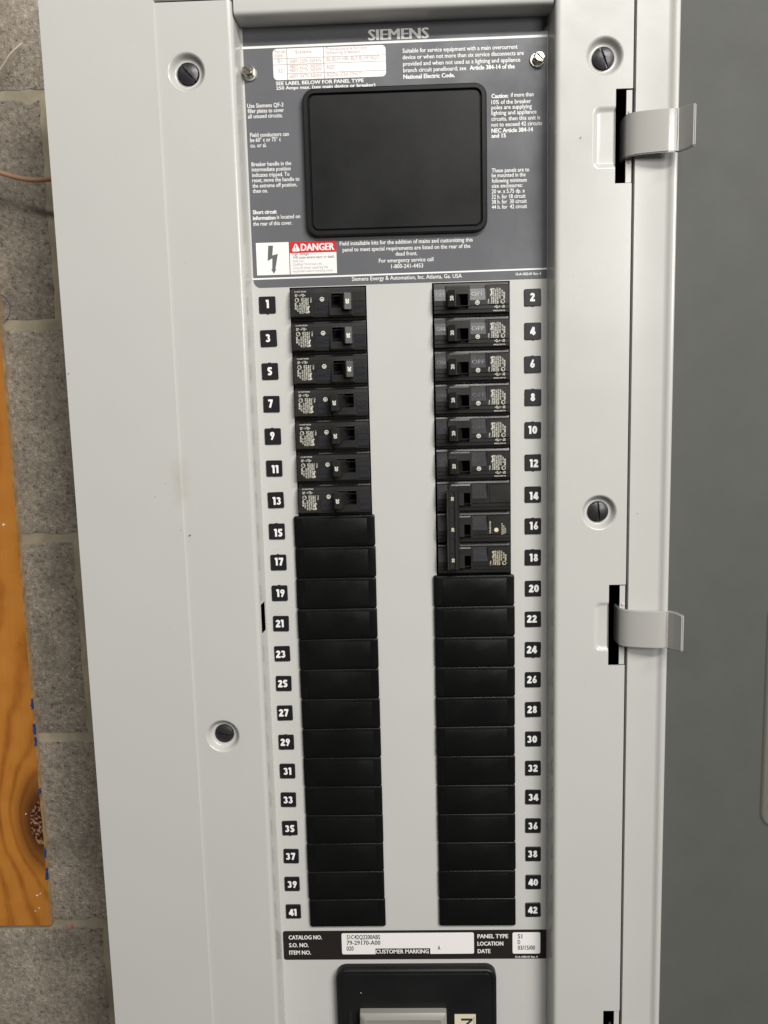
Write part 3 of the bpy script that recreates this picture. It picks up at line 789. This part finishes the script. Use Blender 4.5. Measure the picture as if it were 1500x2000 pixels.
bm = bmesh.new(); poly(bm, [(-109.3, 22.9), (-84.0, 22.9), (-84.0, 47.1), (-109.3, 47.1)], y2)
poly(bm, [(-83.4, 22.9), (-47.5, 22.9), (-47.5, 38.7), (-83.4, 38.7)], y2); lsub('danger_field', bm, WHITEBOX)
bm = bmesh.new(); poly(bm, [(-83.4, 38.7), (-47.5, 38.7), (-47.5, 47.1), (-83.4, 47.1)], y2-.02); lsub('danger_band', bm, RED)
bm = bmesh.new()
tri_plate(bm, [(-99.8, 44.8), (-100.7, 33.5), (-97.0, 35.4), (-97.4, 27.2), (-98.3, 27.2), (-96.2, 23.9), (-94.3, 27.2), (-95.0, 27.2), (-92.6, 38.6), (-96.9, 37.5), (-96.1, 44.8)], [], y3)
lsub('lightning_arrow', bm, LABEL)
bm = bmesh.new(); tp = rr(0, 0, 1, 1, .3)
tri = []
for (px, pz, a0) in ((-80.5, 40.9, 150), (-76.6, 40.9, 270), (-78.55, 44.6, 30)):
    for k in range(5): a = math.radians(a0+120*k/4); tri.append((px+1.0*math.cos(a), pz+1.0*math.sin(a)))
poly(bm, tri, y3); lsub('warning_triangle', bm, PRINT)
bm = bmesh.new(); poly(bm, [(-78.85, 42.2), (-78.25, 42.2), (-78.1, 44.7), (-79.0, 44.7)], y4); poly(bm, circ(-78.55, 41.2, .42, 10), y4); lsub('exclamation_mark', bm, RED)
# printed words
MATK = {'N': PRINT, 'B': PRINT, 'X': PRINT, 'R': FAINT, 'D': PRINT, 'G': FAINTG, 'L': FAINTL, 'b': PRINT, 'K': INK, 's': PRINT}
BOLD = {'N': .008, 'B': .014, 'X': .0, 'R': .0, 'D': .01, 'G': .01, 'L': .0, 'b': .01, 'K': .004, 's': .015}
STRK = {'N': .012, 'B': .055, 'X': .13, 'R': .0, 'D': .085, 'G': .0, 'L': .0, 'b': .06, 'K': .03, 's': .05}
blocks = {}
for t in TEXTS:
    k, s, x, z, w, cap = t
    if z < -500: key = 'plate'+('_ink' if k == 'K' else '')+('_r' if x > 50 else '_m' if x > -50 else '')
    elif k in 'RGLD' or k == 'X': key = k
    elif z > 155: key = 'top_notice' if x > 0 else 'table_caption'
    elif 16 < z < 18: key = 'foot_line' if x < 0 else 'form_number'
    elif x > 60 and z > 110: key = 'caution_notice'
    elif x > 60 and z > 60: key = 'size_notice'
    elif x < -100: key = 'left_%d' % (3 if z > 135 else 2 if z > 110 else 1 if z > 80 else 0)
    elif x < -85 and z < 70: key = 'left_0'
    else: key = 'foot_notice'
    blocks.setdefault(key, []).append(t)
names = {'X': 'maker_name', 'R': 'table_text', 'D': 'danger_word', 'G': 'danger_text', 'L': 'danger_text'}
texty = {}
def emit(key, parent, root, yy):
    bm = bmesh.new()
    for k, s, x, z, w, cap in blocks[key]:
        put_text(bm, s, x, z, cap*1.15 if k in 'NB' else cap*1.08, width=w, y=yy, bold=BOLD[k], strike=STRK[k])
    return lsub(names.get(key, 'printed_notice' if 'plate' not in key else 'printed_words'), bm, MATK[blocks[key][0][0]], root, parent)
for key in blocks:
    if 'plate' in key: continue
    o = emit(key, lab, df, y4 if key in ('R', 'G', 'L', 'D') else y2)
    if key == 'X': o['label'] = 'bold white maker name at the head of the label'
# black lower nameplate
bm = bmesh.new()
P = rr(1.0, -539.6, 227.2, 27.0, 2.2, 4); P = [(min(x, 113.4), z) for x, z in P]
P = [(-110.5, -553.1), (113.5, -553.1), (113.5, -526.0), (-110.5, -526.0)]+[(-110.3+2.2*math.cos(math.radians(a)), -528.2+2.2*math.sin(math.radians(a))) for a in range(100, 181, 20)]+[(-110.3+2.2*math.cos(math.radians(a)), -550.9+2.2*math.sin(math.radians(a))) for a in range(180, 261, 20)]
tri_plate(bm, P, [], y1)
npl = part('black_nameplate', bm, PLATE, df)
bm = bmesh.new(); A = rr(-5.0, -538.2, 113.6, 19.8, 1.4, 4)
tri_plate(bm, [(-32.9, -548.1), (-60.4, -548.1)]+[(-60.4+1.4*math.cos(math.radians(a)), -546.7+1.4*math.sin(math.radians(a))) for a in (250, 215, 180)]+[(-60.4+1.4*math.cos(math.radians(a)), -529.7+1.4*math.sin(math.radians(a))) for a in (180, 145, 110)]+[(50.4, -528.3)]+[(50.4+1.4*math.cos(math.radians(a)), -529.7+1.4*math.sin(math.radians(a))) for a in (70, 35, 0)]+[(50.4+1.4*math.cos(math.radians(a)), -546.7+1.4*math.sin(math.radians(a))) for a in (0, -35, -70)]+[(14.2, -548.1), (14.2, -542.8), (-32.9, -542.8)], [], y2)
poly(bm, rr(96.6, -538.4, 23.6, 19.8, 1.4, 4), y2)
lsub('white_field', bm, WHITEBOX, df, npl)
for key in blocks:
    if 'plate' in key: emit(key, npl, df, y3 if 'ink' in key else y2-.02)

# numbered tiles
OFF = {1: (.4, .7), 3: (-.2, .2), 5: (0, .1), 7: (-.6, .5), 9: (-.2, .6), 11: (1.0, -.6), 13: (1.1, -.6), 15: (1.3, -1.0), 17: (.7, .8), 19: (.9, .2), 21: (-.7, .2), 23: (-1.0, -.2), 25: (-.6, .1), 27: (-.8, .4), 29: (-.6, .2), 31: (.3, .1), 33: (0, .1), 35: (.2, -.2), 37: (-.3, .1), 39: (.3, -.1), 41: (-.2, -.5),
       2: (0, .2), 4: (0, .1), 6: (-.1, .6), 8: (0, .3), 10: (0, .3), 12: (.9, -.6), 14: (.8, -1.0), 16: (.9, .4), 18: (.9, 0), 20: (.7, .2), 22: (-.8, .5), 24: (-.9, .2), 26: (-.7, .3), 28: (-.6, .2), 30: (-.8, 0), 32: (0, .2), 34: (.3, 0), 36: (0, 0), 38: (-.3, .3), 40: (0, .1), 42: (-.2, .1)}
TOPN = {5, 9, 15, 17, 19, 6, 8, 16, 18, 29, 10}; BOTN = {1, 2, 4, 12, 24, 35}
PX = {}
for n in range(1, 43):
    row = (n-1)//2; cx = -102.4+rnd.uniform(-.15, .15) if n % 2 else 102.4+rnd.uniform(-.1, .1); cz = -row*25.4+.4
    w = 12.9; yb = y1-.02
    bm = bmesh.new()
    a = math.radians(rnd.uniform(-1.2, 1.2))
    def rot(P): return [(cx+(x-cx)*math.cos(a)-(z-cz)*math.sin(a), cz+(x-cx)*math.sin(a)+(z-cz)*math.cos(a)) for x, z in P]
    loft(bm, [(rot(rr(cx, cz, w, w, 1.0, 3)), 0.4), (rot(rr(cx, cz, w, w, 1.0, 3)), -.75), (rot(rr(cx, cz, w-.5, w-.5, .8, 3)), -1.0)])
    if n in TOPN: box(bm, cx-1.2, cx+.8, -.8, -.2, cz+6.3, cz+6.9)
    if n in BOTN: box(bm, cx-.6, cx+1.0, -.8, -.2, cz-6.9, cz-6.3)
    t = part('number_tile', bm, TILE, df, smooth=False); t['label'] = 'black tile numbered %d' % n
    bm = bmesh.new(); dx, dz = OFF[n]; numeral(bm, str(n), cx+dx, cz+dz, 6.3, -1.06); lsub('numeral', bm, PRINT, df, t)
# black blank cover in a moulded frame, in the middle of the slate label
bm = bmesh.new(); c = (-.6, 103.0)
f = lambda d, r, y: (rr(c[0], c[1], 137.2-d, 106.4-d, max(r, 1), 6), y)
loft(bm, [f(0, 9, 0), f(0, 9, -4.0), f(.8, 8.6, -5.0), f(2.0, 8, -5.4), f(7.2, 5.6, -5.4), f(8.0, 5.2, -5.0), f(8.4, 5, -2.9), f(9.4, 4.6, -2.9), f(9.8, 4.4, -4.0), f(10.8, 4, -4.4)])
o = part('blank_cover', bm, DISPLAY, df, smooth=True); o['label'] = 'black blank cover with a rounded moulded rim'
# two hex screws on washers
for (x, z, tx, tz_, h, rot0) in ((-107.9, 169.3, -1.2, .8, 6.0, .5), (105.6, 171.4, 1.2, .5, 6.0, .1)):
    bm = bmesh.new(); loft(bm, [(circ(x, z, 5.3, 26), 0), (circ(x, z, 5.3, 26), -1.2), (circ(x, z, 4.9, 26), -1.7)])
    part('washer', bm, WASHER, df, smooth=True)
    bm = bmesh.new()
    def hx(r, y, k): return ([(x+k*tx+r*math.cos(rot0+i*math.pi/3), z+k*tz_+r*math.sin(rot0+i*math.pi/3)) for i in range(6)], y)
    loft(bm, [hx(4.3, -1.7, .3), hx(4.5, -h+.7, .9), hx(3.9, -h, 1)])
    sc = part('hex_screw', bm, CHROME, df)
    bm = bmesh.new(); aa = -0.75; cx2, cz2 = x+tx, z+tz_
    for sg in (-1, 1):
        c_, s_ = math.cos(aa), math.sin(aa); Q = []
        for (u, v) in ([(-3.3, sg*.5)]+[(3.3*math.cos(t), sg*(.3+2.9*abs(math.sin(t)))) for t in [math.pi-k*math.pi/8 for k in range(1, 8)]]+[(3.3, sg*.5)]):
            Q.append((cx2+u*c_-v*s_, cz2+u*s_+v*c_))
        if sg > 0: Q = Q[::-1]
        loft(bm, [(Q, -h+.1), (Q, -h-.9)])
    lsub('screw_dome', bm, CHROME, df, sc)

# ================================================================ breakers
def lib_text(bm, dz=0):
    yy = -6.42
    T = [('Type BL', 12.9-29+.4, -1.9, 1.55, 5.6, .05), ('1 Pole', -13.3, 4.2, 1.1, 3.5, .02), ('Terminal Torque', -15.6, 4.2, 1.1, 10.4, .02), ('WIRE SIZE 20-30 IN LBS', -17.2, 4.2, 1.15, 11.6, .03),
         ('10 AWG 120/240 V.A.C.', -18.8, 4.2, 1.15, 11.5, .03), ('SWD TYPE CU-AL 60 75 C', -20.4, 4.2, 1.2, 11.8, .03), ('LISTED CIRC BKR', -22.0, .6, 1.1, 8.0, .02), ('NO. 72357', -23.8, -1.4, 1.1, 4.6, .02), ('ISSUE', -25.3, .6, 1.2, 5.0, .03)]
    for (s, u, z, cap, w, b) in T: put_text(bm, s, u, z, cap, width=w, y=yy, bold=b, rot=-90)
    ring(bm, -23.6, 2.6, 1.6, 1.25, yy); put_text(bm, 'UL', -23.2, 3.5, 1.0, y=yy, rot=-90, bold=.03, squeeze=.7)
def ring(bm, cx, cz, r, r2, y, n=20):
    A, B = circ(cx, cz, r, n), circ(cx, cz, r2, n)
    for i in range(n):
        j = (i+1) % n; f = bm.faces.new([bm.verts.new(V(p[0], y, p[1])) for p in (A[i], A[j], B[j], B[i])]); f.normal_update()
        if f.normal.y > 0: f.normal_flip()
SHARED = {}
def shared(key, name, build, material, root, parent=None, off=(0, 0, 0), smooth=False, label=None):
    """first call builds the mesh, later ones reuse it; parent is a part when given"""
    if key not in SHARED:
        bm = bmesh.new(); build(bm); o = new_obj(name, bm, material, None, smooth=smooth); SHARED[key] = o.data
    else:
        o = bpy.data.objects.new(name, SHARED[key]); COL.objects.link(o)
    o.parent = parent or root
    o.location = Vector(off)*MM if parent is None else (0, 0, 0)
    if label: o['label'] = label
    return o
def full_profile(): return [(12.5, 24), (12.5, 1.2), (11.0, .6), (10.5, -3.6), (10.2, -4.2), (7.9, -4.4), (7.6, -5.1), (4.9, -5.2), (4.6, -5.9), (-9.7, -6.0), (-10.2, -5.4), (-10.7, -.2), (-12.5, .4), (-12.5, 24)]
def up_profile(): return [(12.5, 24), (12.5, 1.2), (11.0, .6), (10.5, -3.6), (10.2, -4.2), (7.9, -4.4), (7.6, -5.1), (7.2, -5.2), (7.0, 24)]
def lo_profile(): return [(-3.9, 24), (-3.8, -6.2), (-8.7, -6.3), (-9.4, -5.6), (-10.4, -5.2), (-10.7, -.2), (-12.5, .4), (-12.5, 24)]
def b_body(bm):
    prism(bm, full_profile(), -28.7, -10.9); prism(bm, full_profile(), 1.6, 2.6); prism(bm, full_profile(), 17.6, 19.6)
    fp = full_profile(); top = [p for p in fp[:9]]+[(1.2, -6.0)]
    prof = top+[(1.1, -5.4), (-8.0, -4.0), (-10.2, -3.7), (-10.7, -.2), (-12.5, .4), (-12.5, 24)]
    prism(bm, prof, -10.9, 1.6); prism(bm, prof, 19.6, 28.5)
    prism(bm, up_profile(), 2.6, 17.6); prism(bm, lo_profile(), 2.6, 17.6)
def b_void(bm): box(bm, 2.4, 17.8, 6, 6.5, -4.2, 7.4)
def b_label(bm): loft(bm, [(rr(-20.3, -2.6, 15.6, 14.2, .4, 2), -5.8), (rr(-20.3, -2.6, 15.6, 14.2, .4, 2), -6.15), (rr(-20.3, -2.6, 15.2, 13.8, .3, 2), -6.35)])
def b_frame(bm):
    o, i = rr(10.2, -.9, 18.6, 17.4, .5, 2), rr(10.2, 1.75, 15.0, 11.1, .3, 2)
    tri_plate(bm, rr(10.2, -2.0, 18.2, 14.4, .5, 2), [[(2.7, -3.7), (17.7, -3.7), (17.7, 4.9), (2.7, 4.9)]], -6.5)
    wall_loop(bm, rr(10.2, -2.0, 18.2, 14.4, .5, 2), -6.5, -5.4); wall_loop(bm, [(2.7, -3.7), (17.7, -3.7), (17.7, 4.9), (2.7, 4.9)], -6.5, -4.0, flip=True)
def facet(bm, x0, x1):
    A = [V(x0, -5.75, 1.0), V(x1, -5.75, 1.0), V(x1, -4.1, -7.6), V(x0, -4.1, -7.6)]
    bm.faces.new([bm.verts.new(p) for p in A[::-1]])
    for (z, yy) in ((1.0, -5.75), (-7.6, -3.75)): pass
    bmesh.ops.recalc_face_normals(bm, faces=bm.faces)
    for f in bm.faces:
        if f.normal.y > 0: f.normal_flip()
def raised(bm, s, xr, w, cap):
    """upside-down raised letters lying on the sloping window"""
    b2 = bmesh.new(); put_text(b2, s, xr, -2.0, cap, width=w, y=0, rot=180, thick=.04, bold=.01, squeeze=.8)
    for v in b2.verts: v.co.y += (-5.75+(1.0-v.co.z/MM)*1.65/8.6-.02)*MM+(-.36+(-2.0-v.co.z/MM)*.05)*MM*(1 if v.co.y < -1e-5 else 0)
    me = bpy.data.meshes.new('x'); b2.to_mesh(me); b2.free(); bm.from_mesh(me); bpy.data.meshes.remove(me)
def b_win_off(bm): facet(bm, -10.7, 1.4)
def b_win_on(bm): facet(bm, 19.8, 28.3)
def b_csa(bm):
    poly(bm, circ(-4.4, 2.9, 1.7, 20), -6.07)
def b_csai(bm): ring(bm, -4.4, 2.9, 1.15, .85, -6.12, 14); put_text(bm, 'S', -4.9, 3.6, 1.2, y=-6.13, rot=-90, bold=.04)
def b_diag(bm):
    put_text(bm, '10 A. HACR TYPE 20/40', -25.6, 8.7, .95, width=9.0, y=-4.5, bold=.02)
    for (x, z, w) in ((-25.3, 6.7, 2.0), (-25.3, 5.6, 1.6), (-20.4, 6.9, 1.8), (-18.6, 6.2, 1.3), (-19.6, 5.5, 1.2)):
        put_text(bm, '24', x, z-.3, .9, width=w, y=-5.25, bold=.03)
    box(bm, -23.2, -18.8, -5.26, -5.2, 6.15, 6.3); box(bm, -21.3, -21.1, -5.26, -5.2, 5.4, 7.2)
def b_label2(bm):
    put_text(bm, 'TO BE USED ON 240V', -13.2, 3.9, 1.0, width=10, y=-6.42, rot=-90, bold=.03)
    poly(bm, circ(-17.6, 1.0, 1.7, 18), -6.42)
    for i, x in enumerate((-22.6, -23.9, -25.1)): put_text(bm, 'CU AL 75 C 14-10', x, 5.0-i*.6, 1.0, width=9.2-i*2.4, y=-6.42, rot=-90, bold=.03)
def handle_mesh(bm, on):
    # (u, y) profile: proud flat finger face and a long flank sweeping back into the slot
    if on: pr = [(18.9, 3), (18.7, -11.6), (18.2, -12.9), (13.2, -14.9), (12.6, -14.6), (10.4, -7.4), (8.6, -2.6), (7.8, 3)]
    else: pr = [(.9, 3), (.2, -12.6), (.7, -14.0), (5.4, -14.6), (6.0, -14.2), (8.8, -7.4), (10.6, -2.6), (11.4, 3)]
    A, B = [], []
    for (u, y) in pr:
        h0, h1 = (-3.5, 6.6) if y > -7.6 else (-6.0, 6.3)
        A.append(bm.verts.new(V(u, y, h1))); B.append(bm.verts.new(V(u, y, h0)))
    n = len(pr)
    for i in range(n): bm.faces.new([A[i], A[(i+1) % n], B[(i+1) % n], B[i]])
    bm.faces.new(A[::-1]); bm.faces.new(B); bmesh.ops.recalc_face_normals(bm, faces=bm.faces)
    bmesh.ops.bevel(bm, geom=[e for e in bm.edges if e.calc_face_angle(0) > .5 and min(v.co.y for v in e.verts) < -.007], offset=.28*MM, segments=2, affect='EDGES')
def rating(bm, on, s='20'):
    b2 = bmesh.new(); put_text(b2, s, 14.4 if on else 2.0, 1.9, 2.5, width=3.7, y=0, rot=-90, bold=.05)
    for v in b2.verts:
        u = v.co.x/MM
        v.co.y = ((-14.9+(u-13.2)*2.0/5.0-.07) if on else (-14.0-(u-.7)*.6/4.7-.07))*MM
    me = bpy.data.meshes.new('x'); b2.to_mesh(me); b2.free(); bm.from_mesh(me); bpy.data.meshes.remove(me)
def pole(root, off=(0, 0, 0), on=True, label='full', handle=True, rate='20', n=''):
    bd = shared('body', 'breaker_body', b_body, BREAKER, root, None, off)
    shared('void', 'toggle_well', b_void, VOID, root, bd)
    shared('frame', 'toggle_frame', b_frame, BREAKER, root, bd)
    if label != 'none' or True:
        lp = shared('lplate', 'label_plate', b_label, BREAKER, root, None, off)
    if label == 'full': shared('ltext'+n, 'printed_label', lib_text, AMBER if n else CREAM, root, lp)
    if label == 'short': shared('ltext2', 'printed_label', b_label2, AMBER, root, lp)
    w1 = shared('woff', 'off_window', b_win_off, WINDOW, root, None, off); shared('toff', 'raised_letters', lambda b: raised(b, 'OFF', .3, 9.8, 3.2), WINDOW, root, w1)
    w2 = shared('won', 'on_window', b_win_on, WINDOW, root, None, off); shared('ton', 'raised_letters', lambda b: raised(b, 'ON', 27.2, 6.4, 3.2), WINDOW, root, w2)
    if label == 'full' and not n:
        shared('diag', 'printed_diagram', b_diag, CREAM, root, None, off)
        cs = shared('csa', 'approval_mark', b_csa, CREAM, root, None, off); shared('csai', 'approval_letters', b_csai, BREAKER, root, cs)
    if handle:
        h = shared('h%d' % on, 'toggle_handle', lambda b: handle_mesh(b, on), HANDLE, root, None, off, smooth=True)
        shared('r%d%s' % (on, rate), 'rating_number', lambda b: rating(b, on, rate), CREAM, root, h)
ORD = ['first', 'second', 'third', 'fourth', 'fifth', 'sixth', 'seventh', 'eighth', 'ninth', 'tenth', 'eleventh', 'twelfth', 'thirteenth', 'lowest']
GL, GR, GF = 'single pole breakers in the left column', 'single pole breakers in the right column', 'blank filler plates in the lower half'
for k in range(7):
    n = 1+2*k; on = k < 3
    t = thing('circuit_breaker', '%s black breaker from the top of the left column, beside tile %d, toggle %s' % (ORD[k], n, 'right' if on else 'left'), 'circuit breaker', (-54.9, 0, -k*25.4+rnd.uniform(-.1, .1)), GL)
    pole(t, on=on)
for k in range(6):
    n = 2+2*k
    t = thing('circuit_breaker', '%s black single breaker from the top of the right column, beside tile %d' % (ORD[k], n), 'circuit breaker', (55.1, 0, -k*25.4+rnd.uniform(-.1, .1)), GR)
    t.rotation_euler = (0, math.pi, 0); pole(t, on=True)
# three-pole breaker with a tie bar
t = thing('three_pole_breaker', 'black 30 amp three pole breaker with one tall tie handle beside tiles 14 to 18', 'circuit breaker', (55.1, 0, -7*25.4))
t.rotation_euler = (0, math.pi, 0)
pole(t, (0, 0, -25.2), True, 'none', False); pole(t, (0, 0, 0), True, 'short', False); pole(t, (0, 0, 25.2), True, 'full', False, n='b')
bm = bmesh.new()
pr = [(21.8, -6.9), (21.2, -15.0), (20.6, -15.9), (19.2, -16.0), (18.9, -14.2), (15.6, -14.2), (15.3, -16.0), (13.8, -15.9), (12.9, -14.6), (11.2, -7.2)]
prism(bm, pr, -31.5, 31.0, axis='z')
bmesh.ops.bevel(bm, geom=[e for e in bm.edges if e.calc_face_angle(0) > .5], offset=.4*MM, segments=2, affect='EDGES')
tie = new_obj('tie_handle', bm, HANDLE, None, smooth=True); tie.parent = t
bm = bmesh.new()
for z in (-25.2, 0, 25.2): box(bm, 7.8, 14.0, -7.5, 4, z-4, z+6)
o = new_obj('toggle_shank', bm, HANDLE, None); o.parent = t
for z in (-25.2, -.8, 23.6):
    bm = bmesh.new(); box(bm, 15.7, 18.8, -14.26, -14.0, z-5.8, z+5.2); o = new_obj('rating_window', bm, VOID, None); o.parent = tie
    bm = bmesh.new(); put_text(bm, '30', 16.15, z+1.4, 2.2, width=3.1, y=-14.33, rot=-90, bold=.035); o = new_obj('rating_number', bm, AMBER, None); o.parent = tie
    for dz in (-6.4, 5.9):
        bm = bmesh.new(); box(bm, 15.5, 19.0, -15.0, -14.0, z+dz-.35, z+dz+.35); o = new_obj('window_bar', bm, HANDLE, None); o.parent = tie

# ================================================================ filler plates
def fill(bm):
    W_, H_ = 64.8, 25.25
    loft(bm, [(rr(0, 0, W_-.4, H_-.3, 1.6, 4), 2.0), (rr(0, 0, W_, H_, 1.6, 4), 0.2), (rr(0, 0, W_, H_, 1.6, 4), -2.3), (rr(0, 0, W_-.6, H_-.6, 1.5, 4), -2.9), (rr(0, 0, W_-1.6, H_-1.4, 1.3, 4), -3.15),
              (rr(.3, -.2, 52.0, 20.4, .8, 4), -3.2), (rr(.3, -.2, 51.8, 20.2, .7, 4), -3.42), (rr(.3, -.2, 51.4, 19.8, .6, 4), -3.52)])
for col, (x, first, cnt, side) in enumerate(((-55.9, 7, 14, 'left'), (54.9, 9, 12, 'right'))):
    for k in range(cnt):
        r = first+k; n = 2*r+1+col
        t = thing('filler_plate', '%s blank black filler plate from the top in the %s column, beside tile %d' % (ORD[k] if k < cnt-1 else 'lowest', side, n), 'filler plate', (x+rnd.uniform(-.25, .25), 0, -r*25.4+.1+rnd.uniform(-.06, .06)), GF)
        t.rotation_euler = (math.radians(rnd.uniform(-.9, .9)), math.radians(rnd.uniform(-.15, .15)), math.radians(rnd.uniform(-.45, .45)))
        shared('fill', 'plate_face', fill, FILLER, t, smooth=True)

# ================================================================ main breaker at the foot
mb = thing('main_breaker', 'black main breaker with a grey handle below the nameplate, cut by the lower edge', 'main breaker', (1.5, 0, -700))
bm = bmesh.new(); g = lambda d, r, y, dz=0: (rr(1.5, -625-dz/2, 137.4-d, 136-d-dz, r, 6), y)
loft(bm, [g(0, 9, 0), g(0, 9, -6.0), g(.8, 8.6, -7.4), g(3.0, 7.5, -8.2), g(6.8, 5.6, -8.3), g(7.6, 5.2, -8.0), g(8.6, 5, -7.8), g(9.2, 4.8, -8.2)])
part('moulded_cover', bm, DISPLAY, mb, smooth=True)
bm = bmesh.new()
loft(bm, [(rr(-10.2, -640, 74.5, 94, 1.2, 2), -8.0), (rr(-10.2, -640, 74.0, 93.6, 1.2, 2), -13.6), (rr(-10.2, -640, 72.4, 91.0, 3.4, 2), -15.2), (rr(-10.2, -641, 64, 86.0, 1.2, 2), -16.4), (rr(-10.2, -641, 62, 83.6, 1, 2), -15.8)])
part('main_handle', bm, GREYH, mb, smooth=True)
bm = bmesh.new(); box(bm, 33.9, 52.0, -8.7, -8.0, -640, -598.8); onl = part('marker_label', bm, YELL, mb)
bm = bmesh.new(); put_text(bm, 'ON', 49.3, -626.5, 10.6, width=24.5, y=-8.78, rot=90, bold=.0, strike=.05); box(bm, 50.3, 50.6, -8.8, -8.72, -636, -601)
o = new_obj('marker_letters', bm, INK, None); o.parent = onl
bm = bmesh.new(); box(bm, -57.0, -54.0, -9.0, -8.0, -650, -596.0); part('side_rib', bm, BREAKER, mb)
bm = bmesh.new(); poly(bm, circ(-46, -578.4, .45, 8), -8.32); part('dust_speck', bm, FLECK, mb)

for root, mt, pts, yy in ((trim, GRIME, [(-120.5, -52, .7), (-121.8, -49, .5), (-160, 30, .35), (-205, 88, .3), (140, -300, .35), (185, 60, .4), (129, 12, .3)], IY), (df, FLECK, [(12, -41, .35), (-8, -207, .25)], 0)):
    for (x, z, r) in pts:
        y0 = -4.45 if (root is df and z > 20) else yy
        bm = bmesh.new(); c = [(x+r*rnd.uniform(.5, 1.4)*math.cos(k), z+r*rnd.uniform(.3, .9)*math.sin(k)) for k in (0, 1.05, 2.1, 3.14, 4.2, 5.2)]
        loft(bm, [(c, y0), (c, y0-.12)]); part('dust_speck', bm, STAIN if (root is trim and x < -119 and x > -123) else mt, root)
